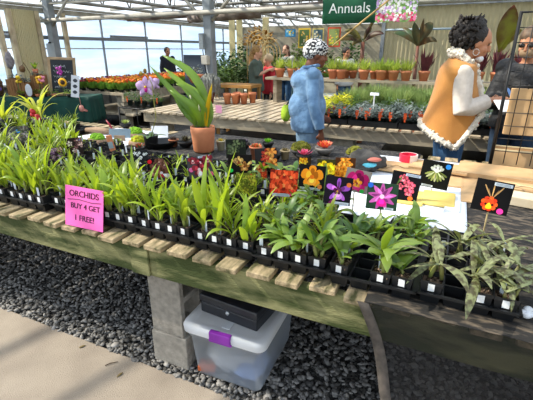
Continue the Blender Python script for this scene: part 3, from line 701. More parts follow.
mb = MB(); shell([rr_ring(bw/2-.040, bd/2-.045, .03, .0), rr_ring(bw/2-.035, bd/2-.04, .035, .012), rr_ring(bw/2-.018, bd/2-.02, .04, bh*.8), rr_ring(bw/2-.012, bd/2-.014, .04, bh*.8), rr_ring(bw/2-.006, bd/2-.008, .04, bh)], mb); mb.build('tub', bin_m, bn, None, 0, .003)
mb = MB(); shell([rr_ring(bw/2+.004, bd/2+.004, .045, bh-.035), rr_ring(bw/2+.006, bd/2+.006, .045, bh-.008), rr_ring(bw/2-.002, bd/2-.002, .04, bh+.008), rr_ring(bw/2-.03, bd/2-.03, .035, bh+.008), rr_ring(bw/2-.045, bd/2-.045, .03, bh+.001)], mb, False, True); 
mb.bx(-.02, .02, -bd/2+.05, bd/2-.05, bh+.001, bh+.006)
mb.build('lid', lid_m, bn)
mb = MB(); mb.bx(-.055, .055, -bd/2-.014, -bd/2+.012, bh-.032, bh+.014); mb.bx(-.06, .06, -bd/2-.01, -bd/2+.004, bh-.045, bh-.03); mb.build('clip', M('purple_plastic', '#74218f', .4, '#8a34a6', 10), bn, None, .004)
for s in (1,):
    mb = MB(); mb.bx(-.055, .055, bd/2-.012, bd/2+.014, bh-.032, bh+.014); mb.build('clip', M('purple_plastic', '#74218f', .4), bn, None, .004)
# what shows through the tub
mb = MB(); mb.ell((0, 0, .075), (.14, .09, .075), 18, 12, jit=.35, jf=5); o = mb.build('plastic_bag', M('bag_plastic', '#eef2f6', .3, trans=.4, clear=.1), None, (BXc-.02, BYc-.12, .02)); tag(o, 'crumpled clear plastic bag inside the storage bin', 'bag')
mb = MB(); mb.ell((0, 0, .05), (.09, .12, .045), 16, 10, jit=.3, jf=5, seed=4); o = mb.build('cloth_bundle', M('blue_cloth', '#8fa9d6', .7), None, (BXc+.08, BYc-.10, .022)); tag(o, 'pale blue bundle at the bottom of the storage bin', 'bundle')
mb = MB(); mb.bx(-.045, .045, -.03, .03, 0, .03); o = mb.build('small_box', M('orange_box', '#b5603a', .6), None, (BXc-.12, BYc-.19, .024), .003, 0, .3); tag(o, 'little orange box in a lower corner of the storage bin', 'box')
# cash box on the lid
cx0 = Vector((BXc+.005, BYc-.042, .008+bh+.0085))
cb = thing('cash_box', 'black metal cash box with a round lock on the bin lid', 'cash box', cx0, R(-5))
cbm = M('black_enamel', '#191c22', .42, '#22262e', 20, spec=.5)
w, d, h = .325, .245, .104
mb = MB(); mb.bx(-w/2, w/2, -d/2, d/2, 0, h*.58); mb.build('body', cbm, cb, None, .006)
mb = MB(); mb.bx(-w/2-.003, w/2+.003, -d/2-.003, d/2+.003, h*.58+.0015, h); mb.build('lid', cbm, cb, None, .007)
mb = MB(); mb.bar((-.04, -.01, h+.004), (.04, -.01, h+.004), .012, .006); mb.build('handle', M('pale_handle', '#8d949c', .35, metal=.6), cb, None, .002)
mb = MB(); mb.tube([(0, -d/2+.001, h*.45), (0, -d/2-.006, h*.45)], .010, 14); mb.tube([(0, -d/2-.005, h*.45), (0, -d/2-.008, h*.45)], .005, 10); mb.build('lock', M('lock_chrome', '#c9cdd0', .3, metal=.7), cb)

# leaf litter on the path
dl = M('dry_leaf', '#5c4a2c', .8, '#8a7a4a', 30)
for (u, v, az, kind, lab) in ((79, 348, 1.1, 'dry_leaf', 'dark curled dry leaf near the gravel edge of path'), (117, 377, 1.4, 'dry_leaf', 'small yellowish dry leaf lying on the concrete path')):
    p = atz(u, v, .006); mb = MB(); mb.leaf((0, 0, .002), 0, .25, .036, .014, .6, 6, .35, prof='oval'); o = mb.build('dry_leaf', dl, None, p, 0, .0008, az); tag(o, lab, 'leaf')
p = atz(111, 364, .006); mb = MB(); mb.tube([(-.03, 0, .003), (0, .002, .004), (.035, -.003, .003)], [.0022, .0025, .0015], 6); o = mb.build('twig', M('twig', '#3d2d1e', .8), None, p, 0, 0, .9); tag(o, 'thin brown twig lying on the concrete path', 'twig')
# ================================================================ BACK HALF OF THE FIRST BENCH
ZT = BT+.012
# big cane orchid in a terracotta pot
p = atz(204, 151, ZT); p.z = ZT
bo = thing('potted_cane_orchid', 'tall broad-leaved orchid in a big terracotta pot', 'potted plant', p)
mb = MB(); mb.lathe([(.076, 0), (.082, .01), (.093, .14), (.097, .16), (.097, .20), (.090, .203), (.088, .18), (.086, .175)], 28); mb.build('pot', terra, bo)
mb = MB(); mb.lathe([(0, .182), (.088, .182)], 24); mb.ell((0, 0, .182), (.082, .082, .014), 16, 8, jit=.4, jf=12); mb.build('soil', soil_dark, bo)
canem = M('orchid_cane', '#8a8f62', .5, '#c2bfa6', 14)
def world_leaf(mb, base, pts, wid, n=10, fold=.22, mi=0):
    P = [Vector(q) for q in pts]; vs = []; fs = []
    def cat(t):
        m = len(P)-1; s = min(m-1, int(t*m)); f = t*m-s
        p0, p1, p2, p3 = P[max(0, s-1)], P[s], P[s+1], P[min(m, s+2)]
        return .5*((2*p1)+(p2-p0)*f+(2*p0-5*p1+4*p2-p3)*f*f+(3*p1-p0-3*p2+p3)*f**3)
    for i in range(n+1):
        t = i/n; c = cat(t); d = (cat(min(1, t+.03))-cat(max(0, t-.03))).normalized()
        side = d.cross(Vector((-CF.x, -CF.y, .5))).normalized(); up_ = side.cross(d)
        k = wid*(min(1, .35+t*1.6))*max(.06, 1-max(0, (t-.6)/.4)**1.8)/2
        vs += [c-side*k+up_*k*fold, c, c+side*k+up_*k*fold]
    for i in range(n): a = i*3; fs += [(a, a+1, a+4, a+3), (a+1, a+2, a+5, a+4)]
    mb.add(vs, fs, True, mi)
def on(u, v, dy=0.): q = aty(u, v, p.y+dy); return q-p
big_leaf = M('cane_orchid_leaf', '#8fae40', .38, '#648c38', 5, trans=.35, tcol='#b9cf36', spec=.5)
spec_l = [([(198, 128), (205, 100), (190, 72), (162, 55)], .062, -.02), ([(196, 128), (192, 112), (176, 95), (150, 66)], .055, -.10), ([(203, 128), (206, 108), (196, 92), (166, 74)], .05, .06),
          ([(204, 128), (204, 108), (190, 90), (176, 84)], .05, -.14), ([(207, 128), (210, 112), (202, 92), (196, 78)], .05, .12), ([(196, 126), (190, 118), (182, 108), (173, 94)], .045, -.05), ([(198, 128), (200, 112), (186, 88), (164, 68)], .055, .02), ([(202, 128), (198, 116), (190, 104), (170, 90)], .055, -.16), ([(207, 128), (211, 116), (208, 100), (199, 86)], .045, .05)]
for k, (px, w, dy) in enumerate(spec_l):
    mb = MB(); world_leaf(mb, p, [on(u, v, dy*i/3) for i, (u, v) in enumerate(px)], w); mb.build('leaf', big_leaf, bo, None, 0, .0012)
mb = MB(); world_leaf(mb, p, [on(206, 128), on(207, 112, -.03), on(212, 84, -.05)], .035); mb.build('yellow_leaf', M('yellow_leaf', '#e6c51c', .5, '#d8a81a', 8, trans=.35, tcol='#f2d82a'), bo, None, 0, .001)
mb = MB()
for (a, b) in (((197, 129), (190, 95)), ((200, 129), (199, 100)), ((206, 129), (204, 104)), ((203, 129), (192, 112))):
    mb.tube([on(*a), (on(*a)+on(*b))/2+Vector((0, .008, 0)), on(*b)], [.008, .011, .006], 8)
mb.build('canes', canem, bo)
fl = thing('marker_flag', 'small pink flag on a thin stick in the terracotta pot', 'flag', p+Vector((.072, -.03, .185)))
q = aty(219, 110, p.y-.03)-(p+Vector((.072, -.03, .185)))
mb = MB(); mb.tube([(0, 0, 0), (q.x*.5+.012, 0, q.z*.45), (q.x, 0, q.z+.03)], .0018, 5); mb.build('stick', stake_m, fl)
mb = MB(); mb.bx(q.x-.028, q.x+.026, -.004, -.003, q.z-.022, q.z+.036); ob = mb.build('flag', M('flag_pink', '#f2a4c4', .6), fl)
# lavender moth orchid bloom
p2 = atz(152, 148, ZT); p2.z = ZT
mo = thing('moth_orchid', 'flowering orchid with big lavender blooms over the driftwood', 'orchid', p2)
mb = MB(); mb.lathe([(.045, 0), (.06, .10), (.062, .11), (.056, .11), (.05, .095), (0, .095)], 16); mb.build('pot', pot_pl, mo)
def rel(u, v, dy=0): return aty(u, v, p2.y+dy)-p2
mb = MB(); mb.tube([(0, 0, .09), rel(156, 118), rel(152, 84), rel(146, 72), rel(140, 71), rel(140, 78)], [.004, .0035, .003, .003, .0025, .002], 6); mb.build('stem', M('flower_stem', '#8b8a3c', .5), mo)
mb = MB()
for az in (.4, 2.2, 3.6, 5.2): mb.leaf((0, 0, .09), az, .5, .14, .045, .9, 6, .2, prof='oval')
mb.build('foliage', leaf_dark, mo)
lav = M('lavender_petal', '#e6cdec', .5, '#d3aedf', 9, trans=.3); mag = M('magenta_lip', '#c2218f', .4); yel = M('yellow_throat', '#e8c02a', .5)
nrm = Vector((-CF.x, -CF.y, .1)).normalized(); rgt = Vector((CR.x, CR.y, 0)); upv = nrm.cross(rgt)*-1 if False else Vector((0, 0, 1))
def bloom(name, c, r, parent, pet, lip, thr, rot=0.):
    mb = MB()
    for k, (a, l, w) in enumerate(((90, 1, .55), (165, 1., .95), (15, 1., .95), (232, .95, .5), (308, .95, .5))):
        a = R(a+rot); d = rgt*math.cos(a)+upv*math.sin(a); s = rgt*-math.sin(a)+upv*math.cos(a); n = 8; vs = []; fs = []
        for i in range(n+1):
            t = i/n; ww = r*w*math.sin(PI*(.06+.92*t))**.7/2; b = nrm*(.12*r*math.sin(t*3))
            o_ = c+d*r*t+b; vs += [o_-s*ww, o_+nrm*.06*r, o_+s*ww]
        for i in range(n): q_ = i*3; fs += [(q_, q_+1, q_+4, q_+3), (q_+1, q_+2, q_+5, q_+4)]
        mb.add(vs, fs, True)
    o = mb.build(name, pet, parent, None, 0, .0008)
    mb = MB(); mb.ell(c+nrm*.012-upv*r*.25, (r*.17, r*.15, r*.26), 10, 8); mb.build('lip', lip, o)
    mb = MB(); mb.ell(c+nrm*.018, (r*.12, r*.12, r*.12), 10, 6); mb.build('throat', thr, o)
bloom('flower', rel(146, 87), .082, mo, lav, mag, yel); bloom('flower', rel(153, 84, .06), .062, mo, lav, mag, yel, 20)
mb = MB(); mb.ell(rel(141, 74), (.018, .014, .018), 10, 8); mb.ell(rel(145, 71), (.014, .012, .02), 10, 8); mb.build('bud', M('yellow_bud', '#a88c2a', .5, '#6f4a1e', 20), mo)

# ---------------------------------------------------------------- moss and driftwood table garden
moss_b = M('bright_moss', '#7fae1e', .9, '#4c7d12', 40, (.3, .7), .8, 120); moss_y = M('yellow_moss', '#c4bc2a', .9, '#6f9a1c', 18, (.35, .65), .8, 120); moss_o = M('olive_moss', '#7c7a22', .95, '#4d521a', 40, (.3, .7), .9, 120)
drift = M('driftwood', '#a58a70', .9, '#7a6450', 5, (.3, .7), .6, 40, stretch=(1, 5, 5)); rock_m = M('dark_rock', '#55524e', .9, '#373533', 10, (.3, .7), .8, 30)
def slab_mesh(w, d, h, seed):
    mb = MB(); r = random.Random(seed); n = 18; pts = [(math.cos(2*PI*i/n)*w*(1+.16*r.uniform(-1, 1)), math.sin(2*PI*i/n)*d*(1+.2*r.uniform(-1, 1))) for i in range(n)]
    shell([[(x*.92, y*.92, 0) for x, y in pts], [(x, y, h*.4) for x, y in pts], [(x*.95, y*.93, h*.9) for x, y in pts], [(x*.6, y*.6, h) for x, y in pts]], mb, True, True)
    return mb
def mossy(u, v, w, d, h, mm, lab, seed):
    q = atz(u, v, ZT); t = thing('moss_garden', lab, 'moss garden', (q.x, q.y, ZT), rnd.uniform(-.3, .1), 'moss mounds on driftwood')
    slab_mesh(w, d, .045, seed).build('driftwood', drift, t)
    mb = MB(); mb.ell((0, 0, .045), (w*.78, d*.75, h), 22, 12, jit=.22, jf=9, seed=seed)
    for i in range(60):
        a, rr = rnd.uniform(0, 2*PI), rnd.random()**.5; mb.ell((w*.7*rr*math.cos(a), d*.68*rr*math.sin(a), .045+h*.9*math.sqrt(max(0, 1-rr*rr))), rnd.uniform(.008, .015), 6, 4)
    mb.build('moss', mm, t)
mossy(98, 143, .12, .07, .035, moss_b, 'bright green moss mound on driftwood nearest the white sheet', 1)
mossy(136, 137, .11, .07, .045, moss_b, 'bright green moss mound on driftwood under the lavender blooms', 2)
mossy(140, 146, .11, .06, .04, moss_y, 'yellow-green moss mound on driftwood beside the folded paper', 3)
def log(u, v, ln, r, lab, rz):
    q = atz(u, v, ZT); mb = MB(); mb.tube([(-ln, 0, r), (-ln*.3, .012, r*1.1), (ln*.4, -.01, r), (ln, .006, r*.85)], [r*.75, r, r*.95, r*.7], 12)
    o = mb.build('driftwood_log', drift, None, (q.x, q.y, ZT), 0, 0, rz); tag(o, lab, 'driftwood', 'driftwood pieces')
log(100, 134, .15, .032, 'weathered driftwood log lying behind the bright moss mounds', .2); log(67, 128, .16, .03, 'pale driftwood log past the tall orchid leaves', .35)
mb = MB(); mb.bx(-.10, .10, -.002, .002, .0, .08)
q = atz(120, 141, ZT); t = thing('plant_card', 'blue-grey plaque with a brown picture among the moss mounds', 'card', (q.x, q.y, ZT), R(20))
ob = mb.build('card', M('slate_blue_card', '#6f8391', .5), t); ob.rotation_euler.x = R(-20); ob.location.z = .03
a = Art(.2, .08); a.disc(.05, .5, .14, '#8a4a2e'); a.disc(.33, .6, .10, '#2e8f5a'); ob = a.mb.build('picture', a.mats, t); ob.rotation_euler.x = R(-20); ob.location.z = .03
mb = MB(); mb.bx(-.05, .05, -.002, .006, 0, .05); mb.build('foot', drift, t)
q = atz(115, 157, ZT); t = thing('clay_plaque', 'leaning terracotta plant marker behind the arching leaves', 'plant marker', (q.x, q.y, ZT), R(15)); mb = MB(); mb.bx(-.022, .022, -.008, .008, 0, .17); ob = mb.build('marker', terra, t, None, .004); ob.rotation_euler = (0, R(-10), 0)
mb = MB(); mb.bx(-.02, .02, -.0092, -.008, .07, .12); ob = mb.build('label', M('marker_label', '#8fa0a8', .5), t); ob.rotation_euler = (0, R(-10), 0)
q = atz(110, 130, ZT); t = thing('red_pen', 'slim red tool standing among the driftwood', 'tool', (q.x, q.y, ZT)); mb = MB(); mb.tube([(.04, 0, 0), (-.0, 0, .06), (-.035, 0, .10)], [.008, .011, .004], 8); mb.build('shaft', M('dark_red', '#8e1c2c', .4), t)
def succulent(u, v, r, cols, lab, pot='bowl', potm=None, h=.05, n=22, z=None, cat='succulent', name='potted_succulent', seed=0, flat=.6):
    q = atz(u, v, ZT if z is None else z); rr = random.Random(seed+int(u)); t = thing(name, lab, cat, (q.x, q.y, ZT if z is None else z), rr.uniform(0, 3), 'little pots on the orchid bench')
    mb = MB()
    if pot == 'bowl': mb.lathe([(r*.5, 0), (r*.95, h*.7), (r, h), (r*.92, h), (r*.85, h*.8), (0, h*.8)], 18)
    else: mb.lathe([(r*.62, 0), (r*.82, h), (r*.88, h), (r*.88, h*1.15), (r*.78, h*1.15), (r*.75, h*.95), (0, h*.95)], 18)
    mb.build('pot', potm or dark, t)
    for ci, c in enumerate(cols):
        mb = MB()
        for i in range(n):
            a = 2.4*i+ci; tt = i/n; el = R(15+70*(1-tt)); l = r*(.5+.6*tt)
            mb.leaf((0.12*r*math.cos(a*3+ci), .12*r*math.sin(a*3+ci), h*.95), a, el, l, r*.30, -.3, 4, .35, prof='oval')
        mb.build('foliage', M('plant_'+c.strip('#'), c, .55, trans=.2), t)
    return t
succulent(60, 128, .06, ['#6f8a3a'], 'green rosette succulent on the bench far behind the purple card', h=.05)
succulent(126, 128, .06, ['#a8b860'], 'pale yellow-green rosette behind the driftwood log', h=.05)
succulent(118, 148, .05, ['#7a8a3a', '#596b2c'], 'olive succulent bowl beside the clay marker')
succulent(140, 153, .045, ['#3f6b3a', '#d8503a'], 'small green succulent with orange-red tips beside mottled leaves')
succulent(186, 147, .07, ['#4a4030', '#6d6a50'], 'brown-leaved little plant beside the terracotta pot')
succulent(174, 146, .05, ['#52433a'], 'dark bronze seedling pot in front of the folded paper', 'pot', terra)
succulent(221, 150, .042, ['#e8c42a', '#d9d27a'], 'small yellow-flowered plant in a cream pot', 'pot', M('cream_pot', '#d9cfae', .7), .07)
succulent(244, 149, .055, ['#3a3142', '#4d4258'], 'dark purple succulent in a black bowl')
succulent(256, 159, .055, ['#7a8a4a', '#c9402c', '#e07a4a'], 'red and orange succulents spilling from a terracotta pot', 'pot', terra, .085)
succulent(268, 148, .05, ['#6fae20'], 'bright green mossy cushion behind the red succulents')
succulent(275, 160, .05, ['#2a2c30', '#3a3f45'], 'near-black succulent behind the orange cards')
succulent(285, 159, .042, ['#8a7a4e'], 'small cream pot with dry tan sprigs', 'pot', M('tan_pot', '#cbb389', .8), .06)
succulent(304, 161, .06, ['#e8507f', '#f288a4'], 'pink ruffled bloom behind the golden orchid card')
succulent(324, 154, .075, ['#e0442e', '#f2a05a', '#e8685a'], 'red-orange spiky bromeliad in a grey bowl', 'bowl', M('grey_bowl', '#8b8680', .8), .055, 26)
def mossbowl(u, v, r, mm, lab):
    q = atz(u, v, ZT); t = thing('moss_bowl', lab, 'moss bowl', (q.x, q.y, ZT), 0, 'little pots on the orchid bench')
    mb = MB(); mb.lathe([(r*.6, 0), (r*.98, .03), (r, .045), (r*.9, .045), (0, .04)], 20); mb.build('bowl', M('slate_bowl', '#3c3b3c', .6), t)
    mb = MB(); mb.ell((0, 0, .05), (r*.86, r*.86, r*.62), 20, 12, jit=.15, jf=9)
    for i in range(90):
        a, e = rnd.uniform(0, 2*PI), rnd.uniform(0, 1.5); mb.ell((r*.84*math.cos(a)*math.cos(e), r*.84*math.sin(a)*math.cos(e), .05+r*.6*math.sin(e)), rnd.uniform(.008, .014), 6, 4)
    mb.build('moss', mm, t)
mossbowl(301, 155, .085, moss_o, 'olive moss dome in dark bowl beside the woman in denim')
mossbowl(355, 160, .075, moss_o, 'olive moss mound in a dark bowl beside the wrapped rock')
q = atz(366, 170, ZT); t = thing('rock', 'dark grey rock with a blue label behind the magenta orchid card', 'rock', (q.x, q.y, ZT), .5)
mb = MB(); mb.ell((0, 0, .055), (.12, .10, .075), 22, 14, jit=.45, jf=5, seed=3); mb.build('stone', rock_m, t)
q2 = Vector((-.01, -.085, .06)); mb = MB(); mb.ell(q2, (.05, .03, .016), 14, 8, jit=.2); mb.build('label', M('teal_label', '#59b9cf', .5), t); 
mb = MB(); mb.ell(q2+Vector((.03, -.0, .035)), (.05, .03, .014), 14, 8); mb.build('stripe', M('brick_label', '#b9685a', .6), t)
# folded white paper and sheet
q = atz(160, 139, ZT); t = thing('folded_paper', 'folded white paper standing behind the little moss gardens', 'paper', (q.x, q.y, ZT), R(28))
mb = MB(); mb.bx(-.075, .075, -.001, .001, 0, .12); ob = mb.build('upright_fold', white_paper, t); ob.rotation_euler.x = R(-18)
mb = MB(); mb.bx(-.20, .06, -.22, 0, .0, .003); mb.build('flat_fold', white_paper, t)
q = atz(163, 147, ZT); t = thing('black_basin', 'shallow black basin in front of the folded white paper', 'basin', (q.x, q.y, ZT)); mb = MB(); mb.lathe([(.08, 0), (.12, .05), (.125, .055), (.112, .05), (.075, .01), (0, .01)], 24); mb.build('bowl', black_pl, t)

# ---------------------------------------------------------------- cardboard, envelopes, tape
def board(name, u, v, z, w, d, th, rz, m, lab, cat, grp=None, bev=0.):
    q = atz(u, v, z); mb = MB(); mb.bx(-w/2, w/2, -d/2, d/2, 0, th); o = mb.build(name, m, None, (q.x, q.y, z), bev, 0, rz); tag(o, lab, cat, grp); return o
CZ = BT+.0135
board('cardboard_sheet', 433, 178, CZ, .34, .30, .010, .02, card_board, 'lowest cardboard sheet of the stack on the white cover', 'cardboard', 'cardboard sheets')
board('cardboard_sheet', 405, 169, CZ+.0105, .34, .24, .012, -.12, card_board, 'cardboard sheet under the roll of tape', 'cardboard', 'cardboard sheets')
board('cardboard_sheet', 440, 168, CZ+.023, .36, .22, .012, -.16, card_board, 'top cardboard sheet behind the tasselled orchid card', 'cardboard', 'cardboard sheets')
q = atz(408, 161, CZ+.023); t = thing('tape_roll', 'red and white roll of packing tape on the cardboard', 'tape', (q.x, q.y, CZ+.0232), R(15))
tm_r, tm_w = M('tape_red', '#e02a48', .4), M('tape_white', '#e9d9d0', .4)
def ringm(mb, r0, r1, h, a0, a1, n=28):
    vs = []; fs = []
    for i in range(n+1):
        a = a0+(a1-a0)*i/n; c, s_ = math.cos(a), math.sin(a); vs += [(r0*c, r0*s_, 0), (r1*c, r1*s_, 0), (r1*c, r1*s_, h), (r0*c, r0*s_, h)]
    for i in range(n):
        for k in range(4): fs.append((i*4+k, i*4+(k+1) % 4, i*4+4+(k+1) % 4, i*4+4+k))
    fs += [(3, 2, 1, 0), (n*4, n*4+1, n*4+2, n*4+3)]; mb.add(vs, fs)
mb = MB(); ringm(mb, .055, .062, .05, R(150), R(270)); mb.build('red_band', tm_r, t)
mb = MB(); ringm(mb, .055, .062, .05, R(-90), R(150)); mb.build('tape', tm_w, t)
mb = MB(); ringm(mb, .050, .0548, .05, 0, 2*PI, 32); mb.build('core', tm_r, t)
yenv = M('yellow_envelope', '#e5cb72', .7, '#dfc266', 10)
for k, (uu, lab) in enumerate(((408, 'yellow padded envelope behind the coral orchid card'), (438, 'yellow padded envelope beside the folded white sheet'))):
    board('padded_envelope', uu, 198+k*2, CZ+.002*k, .168, .22, .016, -.02, yenv, lab, 'envelope', 'padded envelopes', .006)
board('paper_stack', 452, 207, CZ, .07, .16, .012, -.03, white_paper, 'white folded sheets beside the yellow envelopes', 'paper')
board('paper_stack', 397, 214, CZ, .10, .05, .008, -.03, white_paper, 'white slips tucked in front of the yellow envelopes', 'paper')
mb = MB(); pts = [atz(u, v, CZ+.026) for u, v in ((383, 171), (389, 167), (397, 165), (404, 168), (414, 168))]
o = mb; o.tube([q_-pts[0] for q_ in pts], .002, 6); o = mb.build('string', M('twine', '#a5875c', .8), None, pts[0]+Vector((0, 0, .0))); tag(o, 'loose twine lying across the cardboard below the tape roll', 'string')
# right-hand cardboard
z5 = BT+.014
board('cardboard_flap', 470, 186, z5, .10, .62, .006, 0, card_board, 'narrow cardboard strip beside the edge of the white cover', 'cardboard', 'cardboard sheets')
board('cardboard_flat', 505, 176, z5+.008, .56, .30, .03, -.10, card_board, 'big flattened cardboard box beside the wire grid', 'cardboard', 'cardboard sheets')
board('cardboard_flat', 524, 190, z5, .30, .16, .022, -.16, card_board, 'cardboard piece under the loop of tan cord', 'cardboard', 'cardboard sheets')
board('cardboard_carton', 528, 205, z5, .24, .12, .050, -.18, M('pale_carton', '#cdbfa6', .8, '#c3b294', 9), 'pale closed carton past the red and yellow orchid card', 'carton', None, .004)
q = atz(512, 166, ZT+.001); t = thing('cardboard_tray', 'open cardboard tray with pale rim behind the wire grid', 'box', (.86, 2.03, ZT), R(-3))
mb = MB(); mb.bx(-.36, .36, -.07, .07, 0, .006); 
for y in (-.07, .066): mb.bx(-.36, .36, y, y+.004, 0, .11)
for x in (-.36, .356): mb.bx(x, x+.004, -.07, .07, 0, .11)
mb.build('walls', card_board, t)
mb = MB()
for y in (-.072, .064): mb.bx(-.364, .364, y, y+.008, .11, .118)
for x in (-.364, .356): mb.bx(x, x+.008, -.064, .064, .11, .118)
mb.build('rim', M('pale_rim', '#d9c89e', .7), t)
mb = MB(); n = 14; pts = [Vector((.045*math.cos(2*PI*i/n), .03*math.sin(2*PI*i/n), .004)) for i in range(n+1)]+[Vector((.09, .0, .004)), Vector((.13, -.03, .004))]
q = atz(511, 185, z5+.042); mb.tube(pts, .004, 6); o = mb.build('cord_loop', M('tan_cord', '#d3b68a', .7), None, (q.x, q.y, z5+.039)); tag(o, 'loop of tan cord lying on the flattened cardboard', 'cord')
# wire grid stand
gt = thing('wire_grid', 'black wire grid panel standing on the back of bench', 'wire grid', (.487, 1.885, BT))
blackp = M('black_powder_coat', '#121214', .45)
mb = MB(); gw, gh = .62, .995
mb.tube([(0, 0, 0), (0, 0, gh), (gw, 0, gh), (gw, 0, 0)], .012, 8); mb.build('frame', blackp, gt)
mb = MB()
for i in range(1, 8): mb.tube([(gw*i/8, 0, .05), (gw*i/8, 0, gh)], .0028, 6)
for i in range(1, 11): mb.tube([(0, 0, .05+(gh-.05)*i/11), (gw, 0, .05+(gh-.05)*i/11)], .0028, 6)
mb.build('grid_wires', blackp, gt)
mb = MB()
for x in (0, gw): mb.bar((x, -.10, .006), (x, .10, .006), .022, .012)
mb.build('foot', blackp, gt)
cbp = aty(514, 112, 1.92)
t = thing('hung_cardboard', 'brown cardboard panel hung on the back of the wire grid', 'cardboard', (.487+.33, 1.915, cbp.z-.15))
mb = MB(); mb.bx(-.29, .30, 0, .03, 0, .30); mb.build('panel', card_board, t, None, .003)
[(lambda mb: (mb.tube([(s_*.2, .015, .295), (s_*.2, .015, .32), (s_*.2, -.022, .33), (s_*.2, -.022, .30)], .003, 5), mb.build('hook', blackp, t)))(MB()) for s_ in (-1, 1)]
# ================================================================ PEOPLE
skinD = M('skin_brown', '#7a4a33', .5, '#6b3f2b', 12); skinM = M('skin_tan', '#b98262', .5, '#a97253', 12); skinL = M('skin_fair', '#d9a98c', .5, '#cf9a7c', 12)
eyem = M('eye_dark', '#20140f', .3); lipm = M('lip', '#9a5348', .5)
def lp(a, b, t): return Vector(a)*(1-t)+Vector(b)*t
class Pose:
    def __init__(s, h, **k):
        q = h/1.65; s.q = q; V = lambda x, y, z: Vector((x*q, y*q, z*q))
        s.ank = [V(-.085, .0, .07), V(.085, .0, .07)]; s.knee = [V(-.09, .015, .46), V(.09, .015, .46)]; s.hip = [V(-.085, 0, .86), V(.085, 0, .86)]
        s.sh = [V(-.165, 0, 1.345), V(.165, 0, 1.345)]; s.elb = [V(-.20, -.03, 1.07), V(.20, -.03, 1.07)]; s.wr = [V(-.20, .03, .84), V(.20, .03, .84)]
        s.hd = [Vector((0, .12, -1)), Vector((0, .12, -1))]; s.head = V(0, .03, 1.535); s.yaw = 0.; s.nod = 0.
        for a, b in k.items(): setattr(s, a, b)
def torso(mb, P, o=0., z0=.80, z1=1.40, flare=0., n=22):
    q = P.q
    prof = [(.80, .155, .105), (.86, .172, .122), (.93, .168, .122), (1.03, .138, .102), (1.12, .142, .105), (1.22, .158, .116), (1.30, .165, .105), (1.355, .135, .082), (1.385, .075, .062), (1.40, .055, .056)]
    rings = []
    zs = [z0]+[z for z, _, _ in prof if z0 < z < z1]+[z1]
    for z in zs:
        for i in range(len(prof)-1):
            if prof[i][0] <= z <= prof[i+1][0]:
                t = (z-prof[i][0])/(prof[i+1][0]-prof[i][0]); rx = prof[i][1]*(1-t)+prof[i+1][1]*t; ry = prof[i][2]*(1-t)+prof[i+1][2]*t; break
        else: rx, ry = (prof[0][1], prof[0][2]) if z < .8 else (prof[-1][1], prof[-1][2])
        f = flare*max(0, (1.15-z))*1.5
        rings.append([((rx+o+f)*q*math.cos(2*PI*k/n), (ry+o+f)*q*math.sin(2*PI*k/n), z*q) for k in range(n)])
    shell(rings, mb, True, True)
def hand(mb, wr, d, palm_n, q, side, curl=.5):
    d = d.normalized(); s = d.cross(palm_n).normalized()*side; nrm_ = palm_n
    c = wr+d*.048*q; mb.tube([wr-d*.01, wr+d*.03*q, wr+d*.085*q], [.021*q, .028*q, .030*q], 10, flat=.5, up=nrm_)
    for i, (off, ln) in enumerate(((-.024, .062), (-.008, .072), (.008, .068), (.024, .052))):
        b = wr+d*.083*q+s*off*q; d2 = (d+nrm_*curl*.5).normalized(); d3 = (d+nrm_*curl*1.3).normalized()
        mb.tube([b-d*.012, b+d2*ln*.45*q, b+d2*ln*.45*q+d3*ln*.55*q], [.0088*q, .0082*q, .0066*q], 7)
    b = wr+d*.035*q-s*.026*q; d2 = (d*.75-s*.75+nrm_*.3).normalized(); mb.tube([b+s*.01, b+d2*.028*q, b+d2*.03*q+(d+nrm_*.3).normalized()*.028*q], [.011*q, .0095*q, .0075*q], 7)
def head(mb, P):
    q = P.q; rot = Matrix.Rotation(P.yaw, 3, 'Z') @ Matrix.Rotation(-P.nod, 3, 'X'); H = P.head
    def e(c, r, n=18, m=12): mb.ell(H+rot @ (Vector(c)*q), [x*q for x in r], n, m, rot)
    e((0, -.008, .022), (.074, .092, .098)); e((0, .022, -.045), (.058, .066, .062)); e((0, .062, -.085), (.026, .024, .022)); e((0, .088, -.012), (.012, .018, .026)); e((0, .098, -.025), (.016, .014, .012))
    e((0, .078, -.058), (.024, .014, .009)); e((0, .074, -.068), (.021, .014, .008)); e((0, .070, .032), (.052, .018, .012))
    for s in (-1, 1): e((.074*s, -.008, -.008), (.010, .022, .032)); e((.040*s, .05, -.03), (.026, .028, .026))
    mb.tube([(0, -.005*q, 1.36*q), H*.5+Vector((0, -.01*q, 1.42*q))*.5, H+rot @ Vector((0, -.012*q, -.03*q))], [.058*q, .052*q, .052*q], 14)
    return rot
def limb(mb, a, b, c, r, n=12): mb.tube([a, lp(a, b, .35), b, lp(b, c, .35), c], r, n)
